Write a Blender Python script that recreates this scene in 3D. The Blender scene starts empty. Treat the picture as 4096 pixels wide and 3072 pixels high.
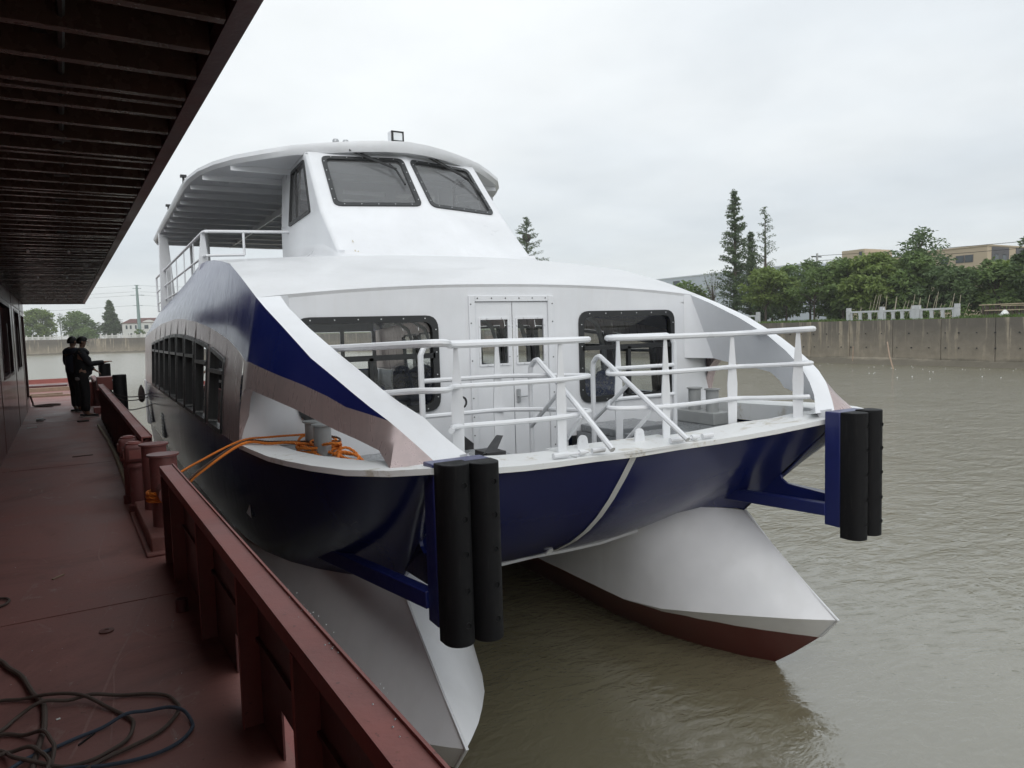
import bpy, math, random
import numpy as np
from mathutils import Vector, Matrix
R = math.radians
rnd = random.Random(7)
sc = bpy.context.scene
col = sc.collection
# ------------------------------------------------------------------ camera
cam = bpy.data.cameras.new('camera')
cam.sensor_width = 36.0
cam.lens = 36.0*729/1024
cam.clip_end = 6000
cam.clip_start = 0.05
co = bpy.data.objects.new('camera', cam); col.objects.link(co)
CX = Vector((0.8653, -0.4998, -0.0290)).normalized()      # camera right in the world
CU = Vector((0.0629, 0.0510, 0.9967))                     # camera up in the world
CU = (CU - CX*CU.dot(CX)).normalized()
CB = CX.cross(CU)
m = Matrix((CX, CU, CB)).transposed().to_4x4(); m.translation = Vector((-4.53, -4.61, 4.0))
co.matrix_world = m
sc.camera = co
# ------------------------------------------------------------------ sky: closed overcast
SUN_EL, SUN_AZ = R(40), R(205)
w = bpy.data.worlds.new('World'); sc.world = w; w.use_nodes = True
nt = w.node_tree; nt.nodes.clear(); N = nt.nodes.new; L = nt.links.new
out = N('ShaderNodeOutputWorld'); bg = N('ShaderNodeBackground')
sky = N('ShaderNodeTexSky'); sky.sky_type = 'NISHITA'; sky.sun_disc = False
sky.sun_elevation = SUN_EL; sky.sun_rotation = SUN_AZ
tc = N('ShaderNodeTexCoord'); sp = N('ShaderNodeSeparateXYZ'); L(tc.outputs['Generated'], sp.inputs[0])
def wm(op, a, b=None, clamp=False):
    n = N('ShaderNodeMath'); n.operation = op; n.use_clamp = clamp
    for i, x in enumerate((a, b)):
        if x is None: continue
        if isinstance(x, (int, float)): n.inputs[i].default_value = x
        else: L(x, n.inputs[i])
    return n.outputs[0]
zc = wm('MAXIMUM', sp.outputs[2], 0.0)
lum = wm('MULTIPLY', wm('ADD', wm('MULTIPLY', zc, 0.42), 1.0), 0.675)     # brighter towards the zenith
# cloud sheet: direction projected on a high flat layer
dv = N('ShaderNodeVectorMath'); dv.operation = 'DIVIDE'; L(tc.outputs['Generated'], dv.inputs[0])
cb = N('ShaderNodeCombineXYZ'); zz = wm('ADD', zc, 0.16)
for i in range(3): L(zz, cb.inputs[i])
L(cb.outputs[0], dv.inputs[1])
def wnoise(scale, detail, rough):
    n = N('ShaderNodeTexNoise'); n.inputs['Scale'].default_value = scale; n.inputs['Detail'].default_value = detail
    n.inputs['Roughness'].default_value = rough; L(dv.outputs[0], n.inputs['Vector']); return n.outputs['Fac']
c1 = wnoise(0.55, 5, 0.5); c2 = wnoise(1.9, 6, 0.55)
cl = wm('ADD', wm('MULTIPLY', c1, 0.62), wm('MULTIPLY', c2, 0.26))
cl = wm('ADD', cl, 0.57)
lum = wm('MULTIPLY', lum, cl)
ramp = N('ShaderNodeValToRGB'); L(c1, ramp.inputs[0])
ramp.color_ramp.elements[0].position = 0.35; ramp.color_ramp.elements[0].color = (0.90, 0.965, 1.02, 1)
ramp.color_ramp.elements[1].position = 0.65; ramp.color_ramp.elements[1].color = (0.965, 1.0, 1.01, 1)
grey = N('ShaderNodeMix'); grey.data_type = 'RGBA'; grey.blend_type = 'MULTIPLY'; grey.inputs[0].default_value = 1
lc = N('ShaderNodeCombineColor')
for i in range(3): L(lum, lc.inputs[i])
L(lc.outputs[0], grey.inputs[6]); L(ramp.outputs[0], grey.inputs[7])
nis = N('ShaderNodeMix'); nis.data_type = 'RGBA'; nis.blend_type = 'MULTIPLY'; nis.inputs[0].default_value = 1
L(sky.outputs[0], nis.inputs[6]); nis.inputs[7].default_value = (0.1, 0.1, 0.1, 1)
mx = N('ShaderNodeMix'); mx.data_type = 'RGBA'; mx.inputs[0].default_value = 0.93
L(nis.outputs[2], mx.inputs[6]); L(grey.outputs[2], mx.inputs[7])
L(mx.outputs[2], bg.inputs[0]); bg.inputs[1].default_value = 1.0; L(bg.outputs[0], out.inputs[0])
# ------------------------------------------------------------------ sun behind the cloud
sl = bpy.data.lights.new('sun', 'SUN'); sl.energy = 1.2; sl.angle = R(60); sl.color = (1.0, 0.97, 0.93)
so = bpy.data.objects.new('sun', sl); col.objects.link(so)
sd = Vector((math.sin(SUN_AZ)*math.cos(SUN_EL), math.cos(SUN_AZ)*math.cos(SUN_EL), math.sin(SUN_EL)))
so.rotation_euler = sd.to_track_quat('Z', 'Y').to_euler(); so.location = (0, 0, 60)
sc.view_settings.view_transform = 'Standard'; sc.view_settings.look = 'None'
sc.view_settings.exposure = 0.27; sc.view_settings.gamma = 1.0; sc.view_settings.use_curve_mapping = False
sc.render.engine = 'CYCLES'
sc.cycles.volume_bounces = 2; sc.cycles.max_bounces = 8; sc.cycles.transparent_max_bounces = 12; sc.cycles.use_denoising = True
sc.cycles.caustics_reflective = False; sc.cycles.caustics_refractive = False

# ================================================================== helpers
def V(*a): return Vector(a)
class MB:
    def __init__(s): s.v = []; s.f = []
    def add(s, vs, fs):
        o = len(s.v); s.v += [tuple(p) for p in vs]; s.f += [[i+o for i in f] for f in fs]; return s
    def poly(s, *p): return s.add(p, [list(range(len(p)))])
    def box(s, x0, x1, y0, y1, z0, z1):
        return s.add([(x0,y0,z0),(x1,y0,z0),(x1,y1,z0),(x0,y1,z0),(x0,y0,z1),(x1,y0,z1),(x1,y1,z1),(x0,y1,z1)],
                     [[0,3,2,1],[4,5,6,7],[0,1,5,4],[1,2,6,5],[2,3,7,6],[3,0,4,7]])
    def beam(s, a, b, wx, wz, up=(0,0,1)):
        a = Vector(a); b = Vector(b); d = (b-a).normalized(); u = Vector(up)
        sx = d.cross(u).normalized()*wx/2; sz = sx.cross(d).normalized()*wz/2
        vs = [a-sx-sz, a+sx-sz, a+sx+sz, a-sx+sz, b-sx-sz, b+sx-sz, b+sx+sz, b-sx+sz]
        return s.add(vs, [[3,2,1,0],[4,5,6,7],[0,1,5,4],[1,2,6,5],[2,3,7,6],[3,0,4,7]])
    def tube(s, pts, r, n=8, caps=True):
        pts = [Vector(p) for p in pts]; rr = r if isinstance(r, (list, tuple)) else [r]*len(pts)
        t0 = (pts[1]-pts[0]).normalized(); u = t0.orthogonal().normalized(); o = len(s.v)
        for i, p in enumerate(pts):
            t = (pts[min(i+1, len(pts)-1)]-pts[max(i-1, 0)]).normalized()
            u = (u - t*u.dot(t)); u = u.normalized() if u.length > 1e-6 else t.orthogonal().normalized()
            b = t.cross(u)
            for k in range(n):
                a = 2*math.pi*k/n; s.v.append(tuple(p + (u*math.cos(a)+b*math.sin(a))*rr[i]))
        for i in range(len(pts)-1):
            for k in range(n):
                k2 = (k+1) % n; s.f.append([o+i*n+k, o+i*n+k2, o+(i+1)*n+k2, o+(i+1)*n+k])
        if caps:
            s.f.append([o+k for k in range(n)][::-1]); s.f.append([o+(len(pts)-1)*n+k for k in range(n)])
        return s
    def lathe(s, c, prof, n=20):
        o = len(s.v); c = Vector(c)
        for r, z in prof:
            for k in range(n):
                a = 2*math.pi*k/n; s.v.append((c.x+r*math.cos(a), c.y+r*math.sin(a), c.z+z))
        for i in range(len(prof)-1):
            for k in range(n):
                k2 = (k+1) % n; s.f.append([o+i*n+k, o+i*n+k2, o+(i+1)*n+k2, o+(i+1)*n+k])
        s.f.append([o+k for k in range(n)][::-1]); s.f.append([o+(len(prof)-1)*n+k for k in range(n)])
        return s
    def strip(s, A, B):
        n = len(A); return s.add(list(A)+list(B), [[i, i+1, n+i+1, n+i] for i in range(n-1)])
    def grid(s, rows):
        n = len(rows[0]); vs = [p for r in rows for p in r]
        return s.add(vs, [[i*n+j, i*n+j+1, (i+1)*n+j+1, (i+1)*n+j] for i in range(len(rows)-1) for j in range(n-1)])
    def loop(s, A, B):
        n = len(A); return s.add(list(A)+list(B), [[i, (i+1) % n, n+(i+1) % n, n+i] for i in range(n)])
    def prism(s, pts, vec):
        vec = Vector(vec); n = len(pts); A = [Vector(p) for p in pts]; B = [p+vec for p in A]
        return s.add(A+B, [list(range(n))[::-1], list(range(n, 2*n))]+[[i, (i+1) % n, n+(i+1) % n, n+i] for i in range(n)])
    def mirror(s):
        t = MB(); t.v = [(-x, y, z) for x, y, z in s.v]; t.f = [f[::-1] for f in s.f]; return t
    def mesh(s, name, mat, smooth=30, merge=True):
        me = bpy.data.meshes.new(name); me.from_pydata(s.v, [], s.f)
        if merge:
            import bmesh
            bm = bmesh.new(); bm.from_mesh(me); bmesh.ops.remove_doubles(bm, verts=bm.verts, dist=1e-4)
            bmesh.ops.recalc_face_normals(bm, faces=bm.faces); bm.to_mesh(me); bm.free()
        me.materials.append(mat); me.update()
        if smooth:
            me.shade_smooth(); me.set_sharp_from_angle(angle=R(smooth))
        return me
def obj(name, data, parent=None):
    o = bpy.data.objects.new(name, data); col.objects.link(o)
    if parent is not None: o.parent = parent
    return o
def part(name, mb, mat, parent, smooth=30, merge=True, bevel=0):
    o = obj(name, mb.mesh(name, mat, smooth, merge), parent)
    if bevel:
        b = o.modifiers.new('bevel', 'BEVEL'); b.width = bevel; b.segments = 2; b.limit_method = 'ANGLE'; b.angle_limit = R(40)
    return o
def tag(o, label, cat, group=None):
    o['label'] = label; o['category'] = cat
    if group: o['group'] = group
    return o
def thing(name, label, cat, loc=(0,0,0), group=None, rz=0):
    o = obj(name, None); o.location = loc; o.rotation_euler = (0,0,rz); o.empty_display_size = 0.3
    return tag(o, label, cat, group)
def struct(o, kind='structure'): o['kind'] = kind; return o
def rloop(cs, r, n=5):
    cs = [Vector(c) for c in cs]; k = len(cs); out = []
    for i in range(k):
        c = cs[i]; a = (cs[i-1]-c); b = (cs[(i+1) % k]-c)
        ri = r[i] if isinstance(r, (list, tuple)) else r
        p = c+a.normalized()*min(ri, a.length*.49); q = c+b.normalized()*min(ri, b.length*.49)
        for j in range(n+1):
            t = j/n; out.append(p*(1-t)**2+c*2*t*(1-t)+q*t*t)
    return out
def inset(cs, d):
    cs = [Vector(c) for c in cs]; k = len(cs); out = []
    for i in range(k):
        e1 = (cs[i-1]-cs[i]).normalized(); e2 = (cs[(i+1) % k]-cs[i]).normalized()
        sn = max(e1.cross(e2).length, .3); out.append(cs[i]+(e1+e2)*d/sn)
    return out
def nrm(cs):
    cs = [Vector(c) for c in cs]; n = Vector((0,0,0)); k = len(cs)
    for i in range(k): n += (cs[i]-cs[0]).cross(cs[(i+1) % k]-cs[0])
    return n.normalized()
def wall_ring(mb, wall, win, r, n=5):
    """wall panel (same corner order as win) with a rounded hole"""
    inner = rloop(win, r, n); outer = [Vector(wall[i]) for i in range(len(wall)) for _ in range(n+1)]
    m_ = len(inner)
    for i in range(m_):
        j = (i+1) % m_
        if (outer[i]-outer[j]).length < 1e-6: mb.poly(outer[i], inner[j], inner[i])
        else: mb.poly(outer[i], outer[j], inner[j], inner[i])
def window(name, parent, cs, r, fw, matf, matg, out_dir, proud=.02, deep=.05, bolts=0, bars=(), pane_name='pane'):
    """frame ring with pane; cs corner loop, out_dir towards outside"""
    nv = Vector(out_dir).normalized(); O = rloop(cs, r); I = rloop(inset(cs, fw), (r-fw*.6) if not isinstance(r, (list, tuple)) else [max(x-fw*.6, .01) for x in r])
    mb = MB(); f = nv*proud; b = -nv*deep
    mb.loop([p+f for p in O], [p+f for p in I]); mb.loop([p+b*.2 for p in O], [p+f for p in O]); mb.loop([p+f for p in I], [p+b for p in I])
    for a, c, wd in bars: mb.beam(a, c, wd, .05, up=nv)
    fr = part(name, mb, matf, parent)
    g = MB(); g.poly(*[p-nv*deep*.4 for p in I]); part(pane_name, g, matg, fr, smooth=0, merge=False)
    if bolts:
        M_ = inset(cs, fw*.45); bb = MB(); k = len(M_)
        for i in range(k):
            a, c = M_[i], M_[(i+1) % k]; ln = (c-a).length; cnt = max(2, int(ln/bolts))
            for j in range(cnt):
                p = a.lerp(c, (j+.5)/cnt)+f; t = (c-a).normalized(); s_ = t.cross(nv)
                q = [p+(t*math.cos(x)+s_*math.sin(x))*.008+nv*.006 for x in np.linspace(0, 2*math.pi, 7)[:-1]]
                bb.prism(q, -nv*.006)
        part('bolts', bb, M['bolt'], fr, smooth=0)
    return fr
def smoothpath(pts, n=6, closed=False):
    P = [Vector(p) for p in pts]; out = []; k = len(P)
    for i in range(k if closed else k-1):
        p1, p2 = P[i], P[(i+1) % k]
        p0 = P[i-1] if (i > 0 or closed) else p1*2-p2
        p3 = P[(i+2) % k] if (i+2 < k or closed) else p2*2-p1
        for j in range(n):
            t = j/n
            out.append(.5*((2*p1)+(p2-p0)*t+(2*p0-5*p1+4*p2-p3)*t*t+(3*p1-p0-3*p2+p3)*t**3))
    if not closed: out.append(P[-1])
    return out

# ================================================================== materials
M = {}
class NB:
    def __init__(s, name):
        s.m = bpy.data.materials.new(name); s.m.use_nodes = True; s.t = s.m.node_tree; s.t.nodes.clear()
        s.out = s.n('ShaderNodeOutputMaterial'); s.b = s.n('ShaderNodeBsdfPrincipled'); s.l(s.b.outputs[0], s.out.inputs[0])
        s.geo = s.n('ShaderNodeNewGeometry'); s.pos = s.geo.outputs['Position']
    def n(s, t): return s.t.nodes.new(t)
    def l(s, a, b): s.t.links.new(a, b)
    def math(s, op, a, b=None, clamp=False):
        n = s.n('ShaderNodeMath'); n.operation = op; n.use_clamp = clamp
        for i, x in enumerate((a, b)):
            if x is None: continue
            if isinstance(x, (int, float)): n.inputs[i].default_value = x
            else: s.l(x, n.inputs[i])
        return n.outputs[0]
    def vec(s, scale, src=None):
        n = s.n('ShaderNodeVectorMath'); n.operation = 'MULTIPLY'; s.l(src or s.pos, n.inputs[0]); n.inputs[1].default_value = scale; return n.outputs[0]
    def noise(s, scale, detail=4, rough=.55, vec=None, dist=0, stretch=None):
        n = s.n('ShaderNodeTexNoise'); n.inputs['Scale'].default_value = scale; n.inputs['Detail'].default_value = detail
        n.inputs['Roughness'].default_value = rough; n.inputs['Distortion'].default_value = dist
        s.l(s.vec(stretch) if stretch else (vec or s.pos), n.inputs['Vector']); return n.outputs['Fac']
    def voro(s, scale, vec=None, feat='F1'):
        n = s.n('ShaderNodeTexVoronoi'); n.feature = feat; n.inputs['Scale'].default_value = scale; s.l(vec or s.pos, n.inputs['Vector']); return n.outputs['Distance']
    def ramp(s, fac, *st):
        n = s.n('ShaderNodeValToRGB'); s.l(fac, n.inputs[0]); e = n.color_ramp.elements
        while len(e) < len(st): e.new(.5)
        for el, (p, c) in zip(e, st): el.position = p; el.color = (c if isinstance(c, tuple) else (c, c, c))+(1,)
        return n.outputs[0]
    def mix(s, fac, a, b, mode='MIX'):
        n = s.n('ShaderNodeMix'); n.data_type = 'RGBA'; n.blend_type = mode
        if isinstance(fac, (int, float)): n.inputs[0].default_value = fac
        else: s.l(fac, n.inputs[0])
        for i, x in ((6, a), (7, b)):
            if isinstance(x, tuple): n.inputs[i].default_value = x+(1,)
            else: s.l(x, n.inputs[i])
        return n.outputs[2]
    def set(s, **k):
        nm = {'base': 'Base Color', 'rough': 'Roughness', 'metal': 'Metallic', 'spec': 'Specular IOR Level', 'ior': 'IOR', 'coat': 'Coat Weight', 'coatr': 'Coat Roughness', 'sub': 'Subsurface Weight'}
        for a, x in k.items():
            i = s.b.inputs[nm[a]]
            if isinstance(x, tuple): i.default_value = x+(1,)
            elif isinstance(x, (int, float)): i.default_value = x
            else: s.l(x, i)
        return s
    def bump(s, h, strength=.2, dist=.01):
        n = s.n('ShaderNodeBump'); n.inputs['Strength'].default_value = strength; n.inputs['Distance'].default_value = dist
        s.l(h, n.inputs['Height']); s.l(n.outputs[0], s.b.inputs['Normal']); return s
def simple(name, c, rough=.5, metal=0, var=.12, scale=6, bump=0, coat=0):
    b = NB(name); f = b.noise(scale, 5)
    b.set(base=b.mix(f, tuple(x*(1-var) for x in c), tuple(min(1, x*(1+var)) for x in c)), rough=b.ramp(b.noise(scale*3, 3), (.3, max(0, rough-.08)), (.7, min(1, rough+.08))), metal=metal, coat=coat)
    if bump: b.bump(b.noise(scale*8, 4), bump, .01)
    M[name] = b.m; return b.m
# white enamel with faint grime, thin run streaks and rain beads
def white(name, c, streak=.10, beads=.25, rough=.34):
    b = NB(name)
    g = b.noise(1.3, 6, .6); st = b.noise(3.0, 5, .6, stretch=(5, 5, .35)); sp_ = b.noise(14, 4, .7)
    c0 = tuple(x*.90 for x in c)
    a = b.mix(b.ramp(g, (.35, 0.), (.7, 1.)), c0, c)
    d = tuple(x*y for x, y in zip(c, (.80, .77, .72)))
    a = b.mix(b.math('MULTIPLY', b.ramp(st, (.52, 0.), (.78, 1.)), streak*2), a, d)
    a = b.mix(b.math('MULTIPLY', b.ramp(sp_, (.68, 0.), (.76, 1.)), .25), a, d)
    b.set(base=a, rough=b.ramp(g, (.3, rough-.08), (.7, rough+.1)), coat=.15)
    dr = b.voro(70, feat='F1'); h = b.ramp(dr, (.0, 1.), (.33, 0.))
    hh = b.math('ADD', b.math('MULTIPLY', h, .6), b.math('ADD', b.noise(9, 3), b.math('MULTIPLY', b.noise(1.7, 2), 5.)))
    b.bump(hh, beads, .006); M[name] = b.m
white('white_paint', (.73, .745, .77))
white('deck_white', (.66, .67, .685), streak=.16, beads=.5, rough=.42)
# worn white gunwale: flaking paint with dark and tan patches
b = NB('gunwale_paint'); g = b.noise(4, 8, .68, dist=.6); g2 = b.noise(14, 5, .7)
a = b.mix(b.ramp(g, (.56, 0.), (.66, 1.)), (.70, .71, .71), (.52, .49, .43))
a = b.mix(b.ramp(b.math('MULTIPLY', g, g2), (.36, 0.), (.44, 1.)), a, (.30, .28, .25))
b.set(base=a, rough=.45); b.bump(g2, .3, .01); M['gunwale_paint'] = b.m
# the pale side panels with vertical run-off streaks
b = NB('side_paint'); g = b.noise(2, 6); st = b.noise(2.2, 6, .65, stretch=(6, 6, .22))
a = b.mix(g, (.40, .318, .308), (.46, .372, .362)); a = b.mix(b.math('MULTIPLY', b.ramp(st, (.45, 0.), (.75, 1.)), .5), a, (.27, .235, .23))  # mauve tone: the barge's red reflection put into neutral paint
b.set(base=a, rough=b.ramp(st, (.3, .22), (.7, .40)), metal=.45, coat=.2, coatr=.2)
b.bump(b.ramp(b.voro(60), (0., 1.), (.3, 0.)), .08, .004); M['side_paint'] = b.m
# navy enamel, wet beads
b = NB('navy_paint'); st = b.noise(2.5, 6, .6, stretch=(7, 7, .25)); g = b.noise(1.5, 5)
a = b.mix(g, (.007, .012, .085), (.011, .019, .120))
b.set(base=a, rough=b.ramp(st, (.35, .10), (.7, .24)), spec=.30)
b.bump(b.math('ADD', b.math('MULTIPLY', b.ramp(b.voro(55), (0., 1.), (.35, 0.)), .25), b.math('MULTIPLY', st, .6)), .14, .006); M['navy_paint'] = b.m
# hull plating: white topsides, red below the painted waterline
b = NB('hull_paint'); sp_ = b.n('ShaderNodeSeparateXYZ'); b.l(b.pos, sp_.inputs[0])
g = b.noise(1.2, 6, .6); st = b.noise(1.6, 5, .6, stretch=(2, 2, .5))
wh = b.mix(b.ramp(g, (.35, 0.), (.7, 1.)), (.66, .67, .69), (.75, .76, .78)); wh = b.mix(b.math('MULTIPLY', b.ramp(st, (.5, 0.), (.75, 1.)), .3), wh, (.55, .55, .55))
rd = b.mix(g, (.085, .012, .011), (.11, .017, .014))
b.set(base=b.mix(b.math('GREATER_THAN', b.math('ADD', sp_.outputs[2], b.math('MULTIPLY', b.noise(5, 3), .012)), .515), rd, wh), rough=.32, coat=.2)
b.bump(b.noise(.9, 3), .25, .03); M['hull_paint'] = b.m
simple('blue_steel', (.008, .014, .10), .38, var=.25, coat=.2)
# rubber
b = NB('rubber'); g = b.noise(10, 6, .65); st = b.noise(9, 4, .6, stretch=(4, 4, .3))
b.set(base=b.mix(b.ramp(st, (.55, 0.), (.8, 1.)), (.006, .006, .007), (.022, .021, .021)), rough=b.ramp(g, (.3, .5), (.7, .7)), spec=.18); b.bump(g, .25, .01); M['rubber'] = b.m
simple('black_trim', (.018, .019, .020), .38, var=.3)
simple('bolt', (.62, .63, .64), .3, metal=.6)
simple('steel', (.45, .46, .47), .35, metal=.8)
simple('grey_deck', (.17, .18, .19), .30, var=.22, scale=3, bump=.05, coat=.3)
simple('grey_paint', (.30, .31, .31), .38, var=.15)
simple('seat_blue', (.055, .08, .20), .55, var=.3)
simple('cabin_inner', (.78, .79, .80), .5)
simple('cabin_floor', (.36, .36, .36), .5)
simple('dark_metal', (.03, .03, .032), .5, metal=.3, var=.3)
# wrapping film on seats
b = NB('film'); b.set(base=(.8, .82, .85), rough=.12); tr = b.n('ShaderNodeBsdfTransparent'); mxs = b.n('ShaderNodeMixShader')
fr_ = b.ramp(b.noise(16, 5, .7, dist=1.2), (.5, 0.06), (.66, .75)); b.l(fr_, mxs.inputs[0]); b.l(tr.outputs[0], mxs.inputs[1]); b.l(b.b.outputs[0], mxs.inputs[2]); b.l(mxs.outputs[0], b.out.inputs[0]); M['film'] = b.m
# window glass: a single tinted sheet with real fresnel reflection
def glass(name, tint, dust_and_light=.0):
    b = NB(name); tr = b.n('ShaderNodeBsdfTransparent'); tr.inputs[0].default_value = tint+(1,)
    gl = b.n('ShaderNodeBsdfGlossy'); gl.inputs['Roughness'].default_value = .015
    fr = b.n('ShaderNodeFresnel'); fr.inputs[0].default_value = 1.62; mxs = b.n('ShaderNodeMixShader')
    b.l(fr.outputs[0], mxs.inputs[0]); b.l(tr.outputs[0], mxs.inputs[1]); b.l(gl.outputs[0], mxs.inputs[2])
    last = mxs
    if dust_and_light:  # pale diffuse film: dust, plus brightness painted onto the dark panes
        df = b.n('ShaderNodeBsdfDiffuse'); df.inputs[0].default_value = (.75, .76, .78, 1); m2 = b.n('ShaderNodeMixShader')
        b.l(b.math('MULTIPLY', b.ramp(b.noise(40, 4, .7), (.35, .6), (.8, 1.)), dust_and_light), m2.inputs[0]); b.l(mxs.outputs[0], m2.inputs[1]); b.l(df.outputs[0], m2.inputs[2]); last = m2
    b.l(last.outputs[0], b.out.inputs[0]); M[name] = b.m
glass('glass', (.95, .97, .97)); glass('dark_glass', (.85, .88, .89)); glass('screen_glass', (.95, .97, .97), dust_and_light=.15)
# barge: oxide red primer
def oxide(name, c0, c1, scuff=.5, rough=.5):
    b = NB(name); g = b.noise(1.6, 7, .62, dist=.4); s2 = b.noise(5.5, 6, .7, dist=1.5, stretch=(1, .45, 1)); f = b.noise(40, 3, .6)
    a = b.mix(b.ramp(g, (.35, 0.), (.68, 1.)), c0, c1); g3 = b.noise(.55, 8, .7, dist=.8)
    a = b.mix(b.math('MULTIPLY', b.ramp(g3, (.5, 0.), (.62, 1.)), .42), a, tuple(x*.42 for x in c0)); g4 = b.noise(9, 6, .75)
    a = b.mix(b.math('MULTIPLY', b.ramp(g4, (.62, 0.), (.68, 1.)), .5), a, (.16, .06, .03))
    a = b.mix(b.math('MULTIPLY', b.ramp(s2, (.60, 0.), (.72, 1.)), scuff), a, (.30, .22, .20))
    a = b.mix(b.math('MULTIPLY', b.ramp(f, (.66, 0.), (.72, 1.)), .5), a, (.05, .03, .03))
    b.set(base=a, rough=b.ramp(g, (.3, rough-.1), (.7, rough+.12))); b.bump(b.math('ADD', b.math('MULTIPLY', g, .7), f), .12, .01); M[name] = b.m
oxide('oxide_deck', (.21, .088, .074), (.285, .124, .106), scuff=.8, rough=.6); oxide('oxide_rail', (.25, .078, .068), (.31, .105, .09), scuff=.15, rough=.55); oxide('oxide_bollard', (.15, .052, .048), (.20, .07, .064), scuff=.3, rough=.5)
oxide('oxide_dark', (.085, .030, .030), (.12, .042, .040), scuff=.25, rough=.4)
b = NB('oxide_wall'); st = b.noise(2.2, 6, .65, stretch=(3, 3, .25)); g = b.noise(1.5, 5)
a = b.mix(g, (.12, .048, .045), (.17, .07, .062)); a = b.mix(b.math('MULTIPLY', b.ramp(st, (.48, 0.), (.72, 1.)), .55), a, (.30, .24, .21))
b.set(base=a, rough=.36, coat=.2); M['oxide_wall'] = b.m
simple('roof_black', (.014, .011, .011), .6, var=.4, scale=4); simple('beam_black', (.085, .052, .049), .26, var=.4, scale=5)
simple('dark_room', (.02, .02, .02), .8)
def rope(name, c):
    b = NB(name); b.set(base=b.mix(b.noise(60, 3), tuple(x*.6 for x in c), c), rough=.75); M[name] = b.m
rope('rope_orange', (.85, .25, .03)); rope('rope_brown', (.09, .05, .035)); rope('hose_brown', (.115, .085, .07)); rope('hose_blue', (.06, .085, .125)); rope('rope_dark', (.05, .035, .03))
simple('timber', (.30, .22, .16), .8, var=.35, scale=9); simple('bamboo', (.36, .30, .20), .7, var=.3)
simple('plastic_clear', (.55, .56, .55), .15); simple('disc', (.13, .05, .04), .6)
simple('stone', (.50, .52, .53), .75, var=.2, scale=3); simple('concrete_pole', (.42, .43, .43), .8)
simple('skin', (.42, .25, .17), .5); simple('jacket_black', (.016, .017, .020), .75, var=.3, scale=15, bump=.2); simple('jacket_navy', (.018, .024, .042), .75, var=.3, scale=15, bump=.2)
simple('trousers', (.012, .012, .013), .85, var=.3); simple('hair', (.008, .007, .006), .55); simple('shoe', (.03, .028, .026), .7); simple('sole', (.55, .53, .50), .7); simple('shirt', (.55, .54, .52), .8)
# river wall: board-marked concrete with vertical streaks and wet foot
b = NB('river_concrete'); sp_ = b.n('ShaderNodeSeparateXYZ'); b.l(b.pos, sp_.inputs[0]); z = sp_.outputs[2]
st = b.noise(1.1, 7, .7, stretch=(1.6, 1.6, .13)); st2 = b.noise(.35, 4, .6, stretch=(1, 1, .5)); g = b.noise(1.4, 7, .65)
a = b.mix(b.ramp(g, (.3, 0.), (.7, 1.)), (.25, .215, .16), (.38, .33, .255))
mask = b.math('MULTIPLY', b.ramp(b.math('ADD', b.math('MULTIPLY', st, .75), b.math('MULTIPLY', st2, .35)), (.435, 0.), (.525, 1.)), b.ramp(b.math('DIVIDE', z, 5.0), (.15, .35), (.65, 1.)))
a = b.mix(b.math('MULTIPLY', mask, .85), a, (.085, .078, .068))
foot = b.ramp(b.math('ADD', z, b.math('MULTIPLY', b.noise(.5, 5, .6, stretch=(1, 1, 3)), .8)), (.75, 1.), (1.15, 0.)); a = b.mix(b.math('MULTIPLY', foot, .75), a, (.075, .068, .05))
b.set(base=a, rough=.85); b.bump(b.math('ADD', g, b.noise(6, 4)), .4, .05); M['river_concrete'] = b.m
# silty river: body colour of suspended mud plus rippled surface reflection
b = NB('river_water')
n1 = b.noise(.9, 4, .55, dist=.8, stretch=(1., 1.5, 1)); n2 = b.noise(3.4, 5, .6, dist=1.2, stretch=(.8, 1.5, 1)); n3 = b.noise(.18, 3, .5); n4 = b.noise(11, 3, .5, stretch=(.8, 1.4, 1))
h = b.math('ADD', b.math('ADD', b.math('MULTIPLY', n1, 1.0), b.math('MULTIPLY', n2, .42)), b.math('ADD', b.math('MULTIPLY', n3, 1.2), b.math('MULTIPLY', n4, .09)))
b.set(base=b.mix(b.noise(.05, 4), (.142, .127, .078), (.172, .157, .104)), ior=2.6)
# the lee between the hulls is calm, the open river is ruffled by unresolved wavelets
ln_ = b.n('ShaderNodeVectorMath'); ln_.operation = 'LENGTH'; b.l(b.pos, ln_.inputs[0]); far_ = b.math('DIVIDE', ln_.outputs['Value'], 100.0)
b.set(rough=b.ramp(far_, (.08, .03), (.45, .07), (1.0, .26)))
b.bump(h, .34, .30); b.l(b.ramp(far_, (.05, .18), (.10, .45), (.2, 1.0), (.6, 1.0), (1.0, .4)), [n for n in b.t.nodes if n.bl_idname == 'ShaderNodeBump'][0].inputs['Strength']); M['river_water'] = b.m
b = NB('bank_soil'); g = b.noise(.4, 6); b.set(base=b.mix(b.ramp(g, (.4, 0.), (.6, 1.)), (.05, .075, .022), (.10, .10, .045)), rough=1); M['bank_soil'] = b.m
def leaf(name, c0, c1, c2):
    b = NB(name); f = b.noise(.35, 3); f2 = b.noise(3, 2)
    a = b.mix(b.ramp(f, (.3, 0.), (.7, 1.)), c0, c1); a = b.mix(b.ramp(f2, (.5, 0.), (.75, 1.)), a, c2)
    b.set(base=a, rough=.6); tl = b.n('ShaderNodeBsdfTranslucent'); b.l(a, tl.inputs[0]); mxs = b.n('ShaderNodeMixShader'); mxs.inputs[0].default_value = .3
    b.l(b.b.outputs[0], mxs.inputs[1]); b.l(tl.outputs[0], mxs.inputs[2]); b.l(mxs.outputs[0], b.out.inputs[0]); M[name] = b.m
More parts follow.
